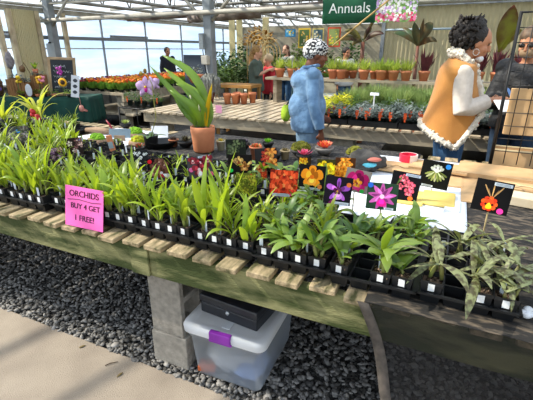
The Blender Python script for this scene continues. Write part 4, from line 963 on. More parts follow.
def body(name, P, skin, parent, vox=.008, curl=(.5, .5), palm=None):
    mb = MB(); q = P.q; torso(mb, P); rot = head(mb, P)
    for i, s in enumerate((-1, 1)):
        mb.ell(P.sh[i], (.052*q, .05*q, .05*q)); limb(mb, lp(P.sh[i], (0, 0, P.sh[i].z), .12), P.elb[i], P.wr[i], [.05*q, .045*q, .036*q, .036*q, .023*q])
        d = P.hd[i]; pn = (palm[i] if palm else Vector((-s, 0, 0))); hand(mb, P.wr[i], d, (pn-d*pn.dot(d)/d.length_squared).normalized(), q, 1 if i else -1, curl[i])
        limb(mb, P.hip[i]+Vector((0, 0, .02)), P.knee[i], P.ank[i], [.088*q, .078*q, .052*q, .054*q, .036*q], 14)
        mb.ell(P.ank[i]+Vector((0, .05*q, -.035*q)), (.038*q, .10*q, .035*q), 12, 8)
    me = remesh(mb, vox, 2); me.materials.append(skin); me.materials.append(eyem); me.materials.append(lipm)
    ri = rot.transposed()
    for pl in me.polygons:
        c = ri @ (pl.center-P.head)/q
        if c.y > .05:
            if abs(abs(c.x)-.030) < .013 and abs(c.z-.012) < .0065: pl.material_index = 1
            elif abs(c.x) < .022 and abs(c.z+.063) < .010 and c.y > .075: pl.material_index = 2
    return link(name, me, None, parent)
def garment(name, fn, mats, parent, vox=.009, sm=2):
    mb = MB(); fn(mb); me = remesh(mb, vox, sm); return link(name, me, mats, parent)
def trousers(P, o=.012, z1=.95, flare=0.):
    def fn(mb):
        q = P.q; torso(mb, P, o, .80, z1)
        for i in (0, 1):
            limb(mb, P.hip[i]+Vector((0, 0, .02)), P.knee[i], P.ank[i]+Vector((0, 0, .01)), [.092*q+o, .086*q+o, .062*q+o, .060*q+o, .052*q+o+flare], 14)
    return fn
def sleeves(mb, P, o, to=1., bs=1.):
    q = P.q
    for i, s in enumerate((-1, 1)):
        e = lp(P.elb[i], P.wr[i], to) if to <= 1 else P.wr[i]
        mb.ell(P.sh[i], ((.056*q+o)*bs, (.054*q+o)*bs, (.052*q+o)*bs)); limb(mb, lp(P.sh[i], (0, 0, P.sh[i].z), .15), P.elb[i], e, [.052*q+o, .048*q+o, .040*q+o, .040*q+o, .030*q+o])
def shoes(P, m, parent):
    for i in (0, 1):
        mb = MB(); q = P.q; a = P.ank[i]; mb.ell(a+Vector((0, .055*q, -.036*q)), (.046*q, .118*q, .036*q), 14, 8); mb.tube([a+Vector((0, 0, -.05*q)), a+Vector((0, -.005, .02*q))], [.045*q, .043*q], 12); mb.build('shoe', m, parent)
def place(t, x, y, head_dir): t.location = (x, y, 0.0); t.rotation_euler = (0, 0, math.atan2(-head_dir[0], head_dir[1]))
def camdir(r, f): return (CR*r+CF*f)
denim_m = M('denim_shirt', '#6f94b8', .85, '#587b9f', 9, (.35, .65), 1.6, 16, sheen=.2); jean_l = M('washed_jeans', '#7f9ab2', .85, '#64809a', 9, (.3, .7), .3, 30); jean_d = M('blue_jeans', '#34597f', .85, '#284767', 9, (.3, .7), .3, 30)
shoe_m = M('shoe_dark', '#2a2a2c', .6); hair_b = M('hair_black', '#16120f', .55, '#241c17', 40, bump=.8, bs=90)

# --- woman in denim, back half turned to us
t = thing('person', 'person in a blue denim shirt and black-white headwrap beside bench', 'person')
P = Pose(1.64)
q = P.q
P.elb = [Vector((-.21, .02, 1.06)), Vector((.25, -.0, 1.06))]; P.wr = [Vector((-.17, .16, .92)), Vector((.265, .075, .83))]; P.hd = [Vector((.2, .7, -.4)), Vector((-.05, .15, -1))]
P.head = Vector((0, .075, 1.505)); P.nod = .22; P.yaw = -.12
body('body', P, skinD, t, .008, (.4, .7))
shoes(P, shoe_m, t); garment('jeans', trousers(P, .014), jean_l, t)
def shirt(mb):
    torso(mb, P, .035, .80, 1.385, .03); sleeves(mb, P, .016, .93)
    mb.ell((0, -.03, 1.27), (.16, .15, .12), 18, 10); mb.ell((0, -.005, 1.02), (.172, .19, .20), 18, 10)
o = garment('denim_shirt', shirt, denim_m, t, .010)
mb = MB(); mb.tube([(.075*math.cos(a), .02+.072*math.sin(a), 1.405+.012*math.sin(a)) for a in [2*PI*i/16 for i in range(17)]], .017, 8); mb.build('collar', denim_m, o)
def wrapfn(mb):
    r_ = Matrix.Rotation(-.22, 3, 'X'); H = P.head
    mb.ell(H+Vector((0, -.016, .055)), (.096, .118, .092), 20, 12, r_); mb.ell(H+Vector((0, -.07, .035)), (.082, .075, .08), 18, 10)
    mb.tube([H+Vector((.086*math.cos(a), -.012+.10*math.sin(a), .038+.03*math.sin(a))) for a in [2*PI*i/20 for i in range(21)]], .018, 8)
garment('headwrap', wrapfn, M('headwrap_print', '#e6e6e4', .8, '#1d1f26', 55, (.47, .53), detail=1.5), t, .008, 1)
place(t, -1.11, 2.62, camdir(1, .12))
bag = thing('shoulder_bag', 'lime green pouch hanging behind the person in denim', 'bag', (0, 0, 0))
bq = aty(286, 113, 2.62); bag.location = (bq.x, bq.y, bq.z-.09)
mb = MB(); mb.ell((0, 0, .09), (.055, .04, .085), 16, 10, jit=.2); mb.build('pouch', M('lime_pouch', '#a9c832', .7, '#8fae22', 12), bag)
s1 = aty(292, 97, 2.62)-bag.location; s2 = aty(294, 70, 2.70)-bag.location
mb = MB(); mb.tube([(0, 0, .16), s1, s2], .008, 6); mb.build('strap', M('dark_strap', '#2c4a4a', .8), bag)

# --- woman in tan fleece-trimmed vest
t = thing('person', 'person in a tan suede vest with white fleece trim', 'person')
P = Pose(1.73); q = P.q
VL = camdir(1., -.22)
P.head = Vector((0, .10, 1.60)); P.nod = .32; P.yaw = -.05
P.sh = [Vector((-.155, .0, 1.385)), Vector((.155, .0, 1.385))]
P.elb = [Vector((-.20, .10, 1.13)), Vector((.235, .015, 1.10))]; P.wr = [Vector((-.08, .30, 1.15)), Vector((.13, .235, 1.185))]
P.hd = [Vector((.15, 1, .12)), Vector((-.1, 1, .1))]
body('body', P, skinM, t, .008, (.5, .35), [Vector((.6, 0, -1)), Vector((-.6, 0, -1))])
shoes(P, shoe_m, t); garment('jeans', trousers(P, .013), jean_d, t)
knit = M('oatmeal_knit', '#cfc6bb', .9, '#c1b7ab', 30, (.3, .7), .25, 140)
def top(mb): torso(mb, P, .014, .93, 1.39); sleeves(mb, P, .026, .86, .76)
garment('knit_top', top, knit, t, .009)
suede = M('tan_suede', '#b97f3a', .85, '#a86f30', 5, (.3, .7), .25, 60, sheen=.3); fleece = M('white_fleece', '#e9e2d4', .95, '#d9d0bf', 60, (.3, .7), 1.2, 150)
def hemz(a):      # a: 0 = right (+x), pi/2 = front; lowest at the side, swept up at the front opening
    s_ = math.sin(a); return .865-.035*math.cos(a)+(.34*(s_-.1) if s_ > .1 else 0)+.11*max(0, -s_)
def vestfn(mb):
    n = 40; rings = []
    prof = [(0, .24, .225), (.25, .215, .19), (.5, .195, .165), (.7, .196, .155), (.82, .205, .145), (.89, .190, .128), (.945, .14, .105), (1, .080, .085)]
    for tt, rx, ry in prof:
        ring = []
        for k in range(n):
            a = 2*PI*k/n; z = hemz(a)*(1-tt)+1.49*tt; ring.append((rx*math.cos(a), ry*math.sin(a)-.01, z))
        rings.append(ring)
    shell(rings, mb, True, True)
o = garment('suede_vest', vestfn, suede, t, .010)
def tuft_band(mb, pts, r, seed):
    rr = random.Random(seed); mb.tube(pts, r*.8, 8)
    for i in range(len(pts)-1):
        for k in range(9):
            c = lp(pts[i], pts[i+1], rr.random()); mb.ell(c+Vector((rr.uniform(-1, 1), rr.uniform(-1, 1), rr.uniform(-1, 1)))*r*.75, r*rr.uniform(.3, .5), 6, 5)
hem = [Vector((.246*math.cos(a), .231*math.sin(a)-.01, hemz(a)-.012)) for a in [2*PI*i/44 for i in range(45)]]
mb = MB(); tuft_band(mb, hem, .028, 1)
for i in range(260):
    j = rnd.randrange(44); c = lp(hem[j], hem[j+1], rnd.random()); mb.tube([c, c+Vector((rnd.uniform(-.012, .012), rnd.uniform(-.012, .012), -rnd.uniform(.02, .045)))], [.006, .002], 5)
mb.build('fleece_hem', fleece, o)
col = [Vector((.0, -.075, 1.535)), Vector((.062, -.062, 1.53)), Vector((.105, .005, 1.49)), Vector((.105, .085, 1.40)), Vector((.085, .15, 1.27)), Vector((.075, .18, 1.13)), Vector((.07, .205, 1.03))]
mb = MB(); tuft_band(mb, [lp(col[min(5, int(i/4))], col[min(5, int(i/4))+1], (i % 4)/4) for i in range(24)], .036, 2)
tuft_band(mb, [Vector((-lp(col[min(5, int(i/4))], col[min(5, int(i/4))+1], (i % 4)/4).x, *lp(col[min(5, int(i/4))], col[min(5, int(i/4))+1], (i % 4)/4).yz)) for i in range(24)], .036, 3)
mb.build('fleece_collar', fleece, o)
rr = random.Random(5); mb = MB(); H = P.head
mb.ell(H+Vector((0, -.022, .045)), (.092, .10, .098), 18, 12, jit=.1, jf=6); mb.ell(H+Vector((0, -.095, .055)), (.10, .105, .11), 18, 12, jit=.2, jf=8); mb.ell(H+Vector((0, -.06, .125)), (.085, .10, .065), 18, 12, jit=.2, jf=8)
for i in range(330):
    v_ = Vector((rr.gauss(0, 1), rr.gauss(0, 1), rr.gauss(0, 1))).normalized()
    if v_.y > .45 and v_.z < .5: continue
    c = H+Vector((0, -.085, .055))+Vector((v_.x*.110, v_.y*.122, v_.z*.125)) if i % 3 else H+Vector((0, -.045, .12))+Vector((v_.x*.075, v_.y*.095, v_.z*.06))
    s_ = rr.uniform(.010, .018); mb.ell(c, (s_, s_, s_*1.2), 6, 5)
for i in range(40):
    a = rr.uniform(0, 2*PI); c = H+Vector((.06*math.cos(a), -.075+.06*math.sin(a), .165)); mb.tube([c, c+Vector((.035*math.cos(a)+rr.uniform(-.02, .02), .03*math.sin(a), rr.uniform(.01, .045)))], [.012, .004], 6)
mb.build('hair', hair_b, t)
mb = MB(); rot = Matrix.Rotation(-.32, 3, 'X'); e_ = H+rot @ Vector((.082, -.005, -.05)); mb.tube([e_+Vector((0, .022*math.cos(a), -.02+.024*math.sin(a))) for a in [2*PI*i/16 for i in range(17)]], .0025, 6); mb.build('hoop_earring', M('silver', '#d9d9d6', .25, metal=.8), t)
mb = MB(); mb.ell(H+rot @ Vector((0, .062, -.098)), (.045, .035, .03), 14, 8, rot); mb.build('lowered_mask', white_paper, t)
place(t, .20, 2.52, VL)

# --- person behind the wire grid
t = thing('person', 'person in a black quilted jacket behind the wire grid', 'person')
P = Pose(1.72); P.head = Vector((0, .07, 1.60)); P.nod = .3
P.elb = [Vector((-.23, .06, 1.10)), Vector((.23, .06, 1.10))]; P.wr = [Vector((-.14, .20, 1.16)), Vector((.14, .20, 1.16))]; P.hd = [Vector((.3, 1, .1)), Vector((-.3, 1, .1))]
body('body', P, skinM, t, .009, (.6, .6)); shoes(P, shoe_m, t); garment('jeans', trousers(P), M('dark_jeans', '#23384f', .85, '#1a2c40', 30, (.35, .65)), t)
def jk(mb):
    torso(mb, P, .045, .86, 1.385); sleeves(mb, P, .03, .92)
o = garment('quilted_jacket', jk, M('quilted_black', '#26272a', .6, '#17181a', 16, (.35, .65), 1.3, 22), t, .011, 1)
mb = MB(); mb.tube([(.13, .02, 1.40), (.06, .15, 1.24), (-.05, .175, 1.08), (-.16, .13, .93)], .024, 6, flat=.3); mb.build('blue_strap', M('blue_strap', '#3a5f94', .7), o)
mb = MB(); mb.ell(P.head+Vector((0, -.012, .052)), (.089, .108, .085), 18, 12, jit=.12, jf=9); mb.build('hair', M('hair_brown', '#4a3a2c', .6, '#6a5440', 30), t)
mb = MB(); H = P.head; rot = Matrix.Rotation(-.3, 3, 'X')
for s_ in (-1, 1): c = H+rot @ Vector((.032*s_, .095, .012)); mb.ell(c, (.026, .006, .018), 12, 6)
mb.build('sunglasses', M('lens_dark', '#161412', .2), t)
mb = MB(); mb.ell(H+rot @ Vector((0, .075, -.052)), (.055, .04, .042), 14, 10, rot); mb.build('face_mask', M('tan_mask', '#8f775c', .8), t)
jx = aty(530, 60, 2.95); place(t, jx.x, 2.95, camdir(-.75, -.65)); jx = aty(514, 60, 2.42)
pp = thing('paper_sheet', 'white printed sheets held behind the wire grid', 'paper', Vector((jx.x+.02, 2.19, 1.17)), R(20)); mb = MB(); mb.bx(-.10, .10, -.075, .075, 0, .003); mb.bx(-.095, .10, -.07, .075, .004, .007); ob = mb.build('sheets', white_paper, pp); ob.rotation_euler.x = R(25)
# --- people farther off
def far_person(lab, u, Y, h, dr, shirtm, legm, skin, hairm, long=False, arm=None, nod=.1):
    t = thing('person', lab, 'person'); P = Pose(h)
    if arm: P.elb[1] = Vector(arm[0]); P.wr[1] = Vector(arm[1]); P.hd[1] = Vector((0, 1, .2)); P.elb[0] = Vector((-arm[0][0], *arm[0][1:])); P.wr[0] = Vector((-arm[1][0], *arm[1][1:])); P.hd[0] = Vector((0, 1, .2))
    P.nod = nod; body('body', P, skin, t, .012); shoes(P, shoe_m, t); garment('trousers', trousers(P), legm, t, .013)
    def fn(mb): torso(mb, P, .03, .82, 1.39, .02); sleeves(mb, P, .022, .05 if long == 'short' or long else .9)
    garment('shirt', fn, shirtm, t, .013)
    mb = MB(); H = P.head; mb.ell(H+Vector((0, -.022, .035)), (.086, .098, .092), 16, 10, jit=.1)
    if long: mb.tube([H+Vector((0, -.07, .03)), H+Vector((0, -.12, -.09)), H+Vector((0, -.115, -.26)), H+Vector((0, -.09, -.36))], [.05, .062, .05, .02], 10)
    mb.build('hair', hairm, t); g_ = aty(u, 65, Y); place(t, g_.x, Y, dr); return t
far_person('person in a grey-green T-shirt with a long blonde ponytail', 256, 5.95, 1.62, camdir(1, -.1), M('sage_shirt', '#59665c', .9, '#4d5a51', 9), jean_d, skinL, M('hair_blonde', '#b08a54', .6, '#8d6a3c', 30), True, ((.20, .05, 1.10), (.12, .25, 1.20)))
far_person('person in a red jacket facing the blonde ponytail', 269, 6.35, 1.46, camdir(-.9, -.3), M('red_jacket', '#c8303a', .8), M('black_trousers', '#18181a', .8), skinL, M('hair_pale', '#c9b08a', .6))
far_person('person in a white top beyond the hanging posters', 286, 8.5, 1.66, camdir(-.5, -.8), M('white_top', '#d8d2c8', .9), jean_d, skinL, M('hair_auburn', '#5a3826', .6), True)
far_person('person in a pale shirt behind the potted rosemary', 345, 7.9, 1.60, camdir(.4, -.8), M('pale_shirt', '#c9c8c4', .9), jean_d, skinM, hair_b)
far_person('person in dark clothes by the far flower beds', 168, 8.8, 1.62, camdir(.6, -.7), M('navy_top', '#22252e', .9), M('black_trousers', '#18181a', .8), skinM, hair_b)
# ================================================================ SECOND BENCH
b2 = thing('slatted_bench', 'wide weathered slatted bench across the aisle', 'bench')
slat_pale = M('pale_slat', '#c6b69c', .85, '#93836b', 4, (.3, .7), .4, 30, stretch=(7, 1, 7))
x = -3.66
while x < 3.2:
    mb = MB(); mb.bx(x-.048, x+.048, 3.10+rnd.uniform(-.012, .012), 5.02, BT-.022, BT+rnd.uniform(-.003, 0)); mb.build('slat', slat_pale, b2); x += .128
beam_p = M('pale_beam', '#b3a78f', .85, '#8f8470', 3, (.3, .7), .4, 30, stretch=(1, 5, 5))
for yy, nm in ((3.14, 'front_beam'), (4.0, 'joist'), (4.94, 'back_beam')):
    mb = MB(); mb.bx(-3.72, 3.25, yy, yy+.045, BT-.15, BT-.024); mb.build(nm, beam_p, b2)
mb = MB(); mb.bx(-3.72, -3.675, 3.14, 4.985, BT-.15, BT-.024); mb.build('end_beam', beam_p, b2)
post_b = M('block_pale', '#aaa291', .9, '#8b8474', 20, (.3, .7), .4, 80)
def pillar(x, y, lab, w=.30, d=.19):
    mb = MB(); mb.bx(x-w/2, x+w/2, y-d/2, y+d/2, 0, .30); mb.bx(x-w/2+.006, x+w/2-.006, y-d/2+.006, y+d/2-.006, .305, BT-.152); o = mb.build('concrete_block', post_b, None, None, .006); tag(o, lab, 'concrete block', 'blocks under the benches')
pillar(-.90, 3.30, 'pale block pier under the second bench beside the person in denim'); pillar(-3.50, 3.30, 'pale block pier under the near corner of the second bench'); pillar(1.5, 3.3, 'pale block pier of the second bench behind the wire grid'); pillar(-2.2, 4.8, 'back block pier of the second bench below the terracotta pots'); pillar(.6, 4.8, 'back block pier of the second bench below the shelf')
mb = MB(); mb.bx(-3.0, -1.6, 3.7, 4.5, -.01, .34); o = mb.build('storage_tub', black_pl, None, None, .01); tag(o, 'big black tub stored beneath the slatted second bench', 'tub')
mb = MB(); mb.bx(-.55, .9, 3.5, 4.3, -.01, .38); o = mb.build('storage_tub', black_pl, None, None, .01); tag(o, 'black tub under the second bench behind the person in the vest', 'tub')
# bedding plants
dusty = M('dusty_leaf', '#86918c', .7, '#54625a', 9, trans=.2, rand=.15); rosem = M('rosemary_leaf', '#93a765', .7, '#62804a', 6, (.3, .7), trans=.3, tcol='#b5c772', rand=.18); lant = M('lime_flower_leaf', '#b9c832', .6, '#e0d436', 14, (.4, .6), trans=.25)
feath = M('feathery_leaf', '#a9bd52', .6, '#7c9a3c', 8, trans=.35, tcol='#cbd85a', rand=.15); orange_tag = M('orange_tag', '#f0602a', .5)
def tuft(seed, n, r, h, lw, ll, up=False, z0=.09):
    rr = random.Random(seed); mb = MB()
    for i in range(n):
        a, k = rr.uniform(0, 2*PI), rr.random()**.5*r
        if up:
            b = (k*math.cos(a)*.8, k*math.sin(a)*.8, z0); mb.leaf(b, a, R(rr.uniform(60, 88)), h*rr.uniform(.6, 1.1), lw, rr.uniform(-.1, .5), 3, .3)
        else:
            z = z0+h*rr.random()*(1-.5*(k/r)**2); mb.leaf((k*math.cos(a), k*math.sin(a), z), a+rr.uniform(-.6, .6), R(rr.uniform(5, 60)), ll*rr.uniform(.7, 1.2), lw, rr.uniform(.3, 1), 3, .25, prof='oval')
    return mb
def meshes(n, fn, m):
    out = []
    for i in range(n):
        me = fn(i).mesh('foliage'); me.materials.append(m); out.append(me)
    return out
D_m = meshes(5, lambda i: tuft(300+i, 70, .075, .11, .018, .05), dusty); R_m = meshes(5, lambda i: tuft(320+i, 110, .07, .24, .010, 0, True), rosem); L_m = meshes(3, lambda i: tuft(340+i, 110, .09, .16, .022, .05), lant); G_m = meshes(3, lambda i: tuft(350+i, 80, .08, .15, .02, .05), leaf_dark)
mb = MB(); mb.lathe([(.040, 0), (.052, .085), (.055, .087), (.055, .098), (.050, .098), (.048, .088), (0, .088)], 12); bpot = mb.mesh('pot'); bpot.materials.append(M('dark_green_pot', '#18261f', .5))
mb = MB(); mb.bx(-.008, .008, -.058, -.056, .07, .165); mb.bx(-.017, .017, -.059, -.057, .10, .165); otag = mb.mesh('plant_tag'); otag.materials.append(orange_tag)
def bedding(name, x, y, me, lab, grp, tg=False, z=BT+.004, cat='bedding plant'):
    t = thing(name, lab, cat, (x, y, z), 0, grp); link('pot', bpot, None, t); f = link('foliage', me, None, t, None, 0, 0, rnd.uniform(0, 6.28)); s = rnd.uniform(.88, 1.12); f.scale = (s, s, s)
    if tg: link('plant_tag', otag, None, t, None, 0, 0, rnd.uniform(-.3, .3))
mb = MB(); mb.bx(-.26, .26, -.19, .19, 0, .004)
for a in ((-.26, .26, -.19, -.185), (-.26, .26, .185, .19), (-.26, -.255, -.19, .19), (.255, .26, -.19, .19)): mb.bx(*a, 0, .06)
ft = mb.mesh('flat'); ft.materials.append(black_pl)
where = ['beside the person in denim', 'next along', 'over the block pier', 'past the block pier', 'behind the fleece hem', 'behind the vest', 'beyond the vest', 'behind the wire grid', 'at the far end']
for k in range(7):
    for r_ in range(4):
        xx = -1.10+k*.535+.12*r_; yy = 3.37+r_*.40
        o = link('bedding_tray', ft, None, None, (xx, yy, BT+.001)); tag(o, 'black flat of bedding plants, %s row from the aisle, %s' % (ORD[r_], where[k]), 'tray', 'flats on the second bench')
        for i in range(4):
            for j in range(3 if r_ else 2):
                px_, py_ = xx-.19+i*.125, yy-.125+j*(.125 if r_ else .2)
                w_ = '%s in %s line of %s flat, %s' % (ORD[i], ORD[j], ORD[r_], where[k])
                if r_ == 0:
                    if k == 0 and i < 2: bedding('lantana', px_, py_, L_m[(i+j) % 3], 'lime-yellow bushy plant, '+w_, 'lime-yellow plants on the second bench', j == 0)
                    elif rnd.random() < .9: bedding('dusty_miller', px_, py_, D_m[(i+j+k) % 5], 'silver-grey plant, '+w_, 'silver plants along the aisle', rnd.random() < .85)
                elif k == 0 and r_ == 1 and i < 2: bedding('lantana', px_, py_, L_m[(i+j) % 3], 'lime-yellow bushy plant, '+w_, 'lime-yellow plants on the second bench')
                elif r_ == 1: bedding('low_herb', px_, py_, (G_m if rnd.random() < .5 else D_m)[(i+j) % 3], 'low dark herb, '+w_, 'low herbs on the second bench')
                elif rnd.random() < .85: bedding('rosemary', px_, py_, R_m[(i*3+j+k) % 5], 'rosemary plant, '+w_, 'rosemary on the second bench')
q = aty(374, 100, 3.62); t = thing('price_marker', 'white price marker on a stick among the silver plants', 'sign', (q.x, 3.62, BT+.03)); mb = MB(); mb.bx(-.008, .008, -.003, .003, 0, q.z-BT+.02); mb.build('stick', white_pl, t)
mb = MB(); mb.bx(-.05, .05, -.004, .001, 0, .035); ob = mb.build('plate', white_paper, t); ob.location = (0, 0, q.z-BT+.02); ob.rotation_euler.x = R(-30)
# raised shelf with terracotta pots
SHZ = 1.15
sh = thing('plant_shelf', 'raised timber plank shelf along the back of second bench', 'shelf', (0, 0, 0))
for yy in (4.72, 4.86, 5.0): mb = MB(); mb.bx(-2.55, 3.2, yy, yy+.12, SHZ-.035, SHZ); mb.build('plank', beam_p, sh)
for xx in (-2.4, -1.0, .4, 1.8, 3.1): mb = MB(); mb.bx(xx-.03, xx+.03, 4.76, 4.98, BT, SHZ-.036); mb.build('support', wood_grey, sh)
def airy(seed):
    rr = random.Random(seed); mb = MB()
    for i in range(80):
        a, k = rr.uniform(0, 2*PI), rr.random()**.5*.05; mb.leaf((k*math.cos(a), k*math.sin(a), .125), a+rr.uniform(-.4, .4), R(rr.uniform(35, 88)), rr.uniform(.10, .21), .012, rr.uniform(-.2, .8), 4, .3)
    return mb
F_m = meshes(5, lambda i: airy(400+i), feath)
C_m = meshes(3, lambda i: tuft(420+i, 26, .05, .30, .035, 0, True, .12), M('maroon_leaf', '#5a2a34', .5, '#7a3a40', 8, trans=.25))
mb = MB(); mb.lathe([(.052, 0), (.070, .10), (.078, .103), (.080, .135), (.072, .136), (.068, .12), (0, .12)], 18); tpot = mb.mesh('pot'); tpot.materials.append(terra)
def shelfpot(u, yy, ms, lab, k, sc=1., cat='potted plant', name='terracotta_potted_plant'):
    q = aty(u, 74, yy); t = thing(name, lab, cat, (q.x, yy, SHZ+.001), 0, 'terracotta pots on the shelf'); t.scale = (sc,)*3
    link('pot', tpot, None, t); link('foliage', ms[k % len(ms)], None, t, None, 0, 0, k*1.3)
front = [280, 292, 303, 333, 341, 364, 381, 393.5, 406]
for k, u in enumerate(front): shelfpot(u, 4.80, F_m, 'feathery green plant in terracotta pot, %s along the shelf front' % ORD[k], k)
for k, u in enumerate((316, 346, 353, 374, 387)): shelfpot(u, 5.02, F_m, 'feathery green plant in terracotta pot, %s of the row behind on the shelf' % ORD[k], k+2, .85)
for k, (u, l) in enumerate(((424, 'beside the tan vest'), (478, 'below the big canna leaf'), (497, 'between the hair and the wire grid'), (520, 'behind the wire grid'))): shelfpot(u, 4.84, C_m, 'maroon-leaved plant in terracotta pot, '+l, k, 1.)
# spanish moss planter, stacked terracotta pots, small table
q = atz(209, 103, BT); t = thing('hanging_moss_planter', 'grey trailing air plant spilling from a maroon pot beside post', 'potted plant', (q.x, q.y, BT+.001))
mb = MB(); mb.lathe([(.07, 0), (.095, .13), (.10, .16), (.09, .16), (0, .15)], 18); mb.build('pot', M('maroon_pot', '#6e2a26', .6), t)
mb = MB()
for i in range(220):
    a = rnd.uniform(0, 2*PI); k = rnd.random()**.5; b = Vector((.04+.10*k*math.cos(a), .10*k*math.sin(a), .36+.08*(1-k))); mb.tube([b, b+Vector((.05*math.cos(a), .05*math.sin(a), .015)), b+Vector((.07*math.cos(a), .07*math.sin(a), -.10-.22*rnd.random()))], [.005, .006, .003], 4)
mb.tube([(0, 0, .14), (.01, 0, .28), (.04, 0, .40)], [.05, .07, .08], 10)
mb.build('foliage', M('grey_airplant', '#7b7d76', .9, '#9c9d95', 30), t)
mb = MB(); mb.lathe([(.042, 0), (.056, .12), (.062, .122), (.064, .16), (.057, .16), (.054, .14), (.045, .02), (0, .02)], 20); epot = mb.mesh('pot'); epot.materials.append(terra)
for k, (u, dy) in enumerate(((227.5, 0), (236, -.02), (244, .0), (248, .16), (232, .17))):
    q = atz(u, 104, BT); o = link('terracotta_pot', epot, None, None, (q.x, q.y+dy, BT+.001)); tag(o, 'empty terracotta pot on the slatted bench, %s from the trailing air plant' % ORD[k], 'pot', 'empty terracotta pots')
q = aty(236, 86, 5.3); t = thing('wooden_table', 'small brown wooden table behind the empty terracotta pots', 'table', (q.x, 5.36, 0)); tb = M('honey_wood', '#b58444', .6, '#8f6430', 4)
mb = MB(); mb.bx(-.38, .38, -.22, .22, q.z-.02, q.z+.03); mb.build('tabletop', tb, t)
for s1 in (-1, 1):
    for s2 in (-1, 1): mb = MB(); mb.bx(s1*.34-.025, s1*.34+.025, s2*.18-.025, s2*.18+.025, 0, q.z-.021); mb.build('leg', tb, t)
# bowl planter on a stand before a dark board
q = aty(196, 80, 4.6); t = thing('bowl_planter', 'orange clay bowl planter with dusty foliage before a dark board', 'planter', (q.x, 4.6, BT+.001))
zz = q.z-BT; mb = MB(); mb.lathe([(.10, 0), (.10, .015), (.02, .03), (.02, zz-.06), (.09, zz-.05), (0, zz-.05)], 14); mb.build('stand', black_pl, t)
mb = MB(); mb.lathe([(.08, zz-.05), (.13, zz+.06), (.14, zz+.065), (.14, zz+.09), (.12, zz+.09), (0, zz+.07)], 20); mb.build('bowl', terra, t)
f = tuft(77, 60, .12, .16, .03, .07, False, zz+.08).build('foliage', dusty, t)
q0, q1 = aty(187, 79, 5.5), aty(214, 55, 5.5); t = thing('dark_board', 'dark slate-grey board standing behind the post', 'board', ((q0.x+q1.x)/2, 5.5, .0))
mb = MB(); mb.bx(-(q1.x-q0.x)/2-.03, (q1.x-q0.x)/2, -.02, .02, .6, q1.z); mb.build('panel', M('slate_board', '#3b4552', .7), t)
for s1 in (-1, 1): mb = MB(); mb.bx(s1*.2-.02, s1*.2+.02, -.03, .03, 0, .6); mb.build('leg', M('slate_board', '#3b4552'), t)
# electrical boxes on the posts
q = aty(207, 42, GY-.1); t = thing('switch_box', 'grey electrical box high on the middle post', 'electrical box', (-3.84-.085, GY-.11, q.z-.12)); mb = MB(); mb.bx(-.045, .045, -.05, .034, 0, .26); mb.build('housing', M('box_grey', '#7f878c', .5), t, None, .006); mb = MB(); mb.tube([(0, 0, 0), (.01, 0, -.2), (.06, .0, -.45)], .009, 6); mb.build('cable', dark, t)
q = aty(210, 61, GY-.1); t = thing('socket_box', 'cream weatherproof socket box lower on the middle post', 'electrical box', (-3.84-.02, GY-.13, q.z-.06)); mb = MB(); mb.bx(-.07, .055, -.05, .054, 0, .15); mb.build('housing', M('box_cream', '#b7b3a8', .5), t, None, .01); mb = MB(); mb.tube([(.0, 0, 0), (.02, 0, -.15), (.03, .02, -.35)], .008, 6); mb.build('cable', white_pl, t)
q = aty(65, 52, GY-.1); t = thing('notice_plate', 'blank grey metal plate fixed on the post behind the chalkboard', 'plate', (-7.78, GY-.085, q.z-.17)); mb = MB(); mb.bx(-.12, .12, -.008, .0, 0, .34); mb.build('plate', M('plate_grey', '#9aa2a8', .5), t, None, .003); mb = MB(); mb.bx(-.03, .03, -.02, .02, .34, .37); mb.build('hanger', dark, t)

# ================================================================ BANNER
q0, q1 = aty(322, 23, 4.6), aty(416, 22.5, 4.6); bz = 1.885
bn = thing('banner', 'green banner with white Annuals lettering and a flower picture', 'banner', (q0.x, 4.6, bz)); BW, BH = q1.x-q0.x, .50
wv = lambda x: .018*math.sin(x*5)
mb = MB(); mb.grid(lambda a, b: (BW*a, wv(BW*a), BH*b), 40, 4); mb.build('cloth', M('banner_green', '#0f5a3c', .7, '#0c4c33', 3), bn, None, 0, .002)
mb = MB(); tm = text_mesh('Annuals', .178); tw = [v.co for v in tm.vertices]
vs = [(.37+v.x+dx, wv(.37+v.x)-.003+v.z, .185+v.y) for dx in (0,) for v in tw]; mb.add(vs, [tuple(p_.vertices) for p_ in tm.polygons]); mb.build('lettering', M('banner_white', '#eef3ee', .7), bn)
cols = ['#7b4aa6', '#c9a5dc', '#f2f0ee', '#e87aa0', '#d83a62', '#7fae5c', '#a6c67c']; rr = random.Random(9); mats = [M('print_'+c.strip('#'), c, .7) for c in cols]; mb = MB(); x0 = BW*.585
mb.add([(x0+(BW-x0)*a, wv(x0+(BW-x0)*a)-.0025, BH*b) for a, b in ((0, 0), (.25, 0), (.5, 0), (.75, 0), (1, 0), (1, 1), (.75, 1), (.5, 1), (.25, 1), (0, 1))], [(0, 1, 8, 9), (1, 2, 7, 8), (2, 3, 6, 7), (3, 4, 5, 6)], False, 5)
for i in range(900):
    x, z = x0+(BW-x0)*rr.random(), BH*rr.random()*.97+.008; b = z/BH; ci = rr.choice([0, 0, 1, 2]) if b > .52 else rr.choice([2, 2, 2, 5, 6, 1]) if b > .2 else rr.choice([3, 4, 3, 2, 6]); r_ = rr.uniform(.011, .022); x = min(BW-r_, max(x0+r_, x)); z = min(BH-r_, max(r_, z))
    mb.add([(x+r_*math.cos(2*PI*k/6), wv(x)-.004-.00001*i, z+r_*math.sin(2*PI*k/6)) for k in range(6)], [(0, 1, 2, 3, 4, 5)], False, ci)
mb.build('flower_picture', mats, bn)
mb = MB()
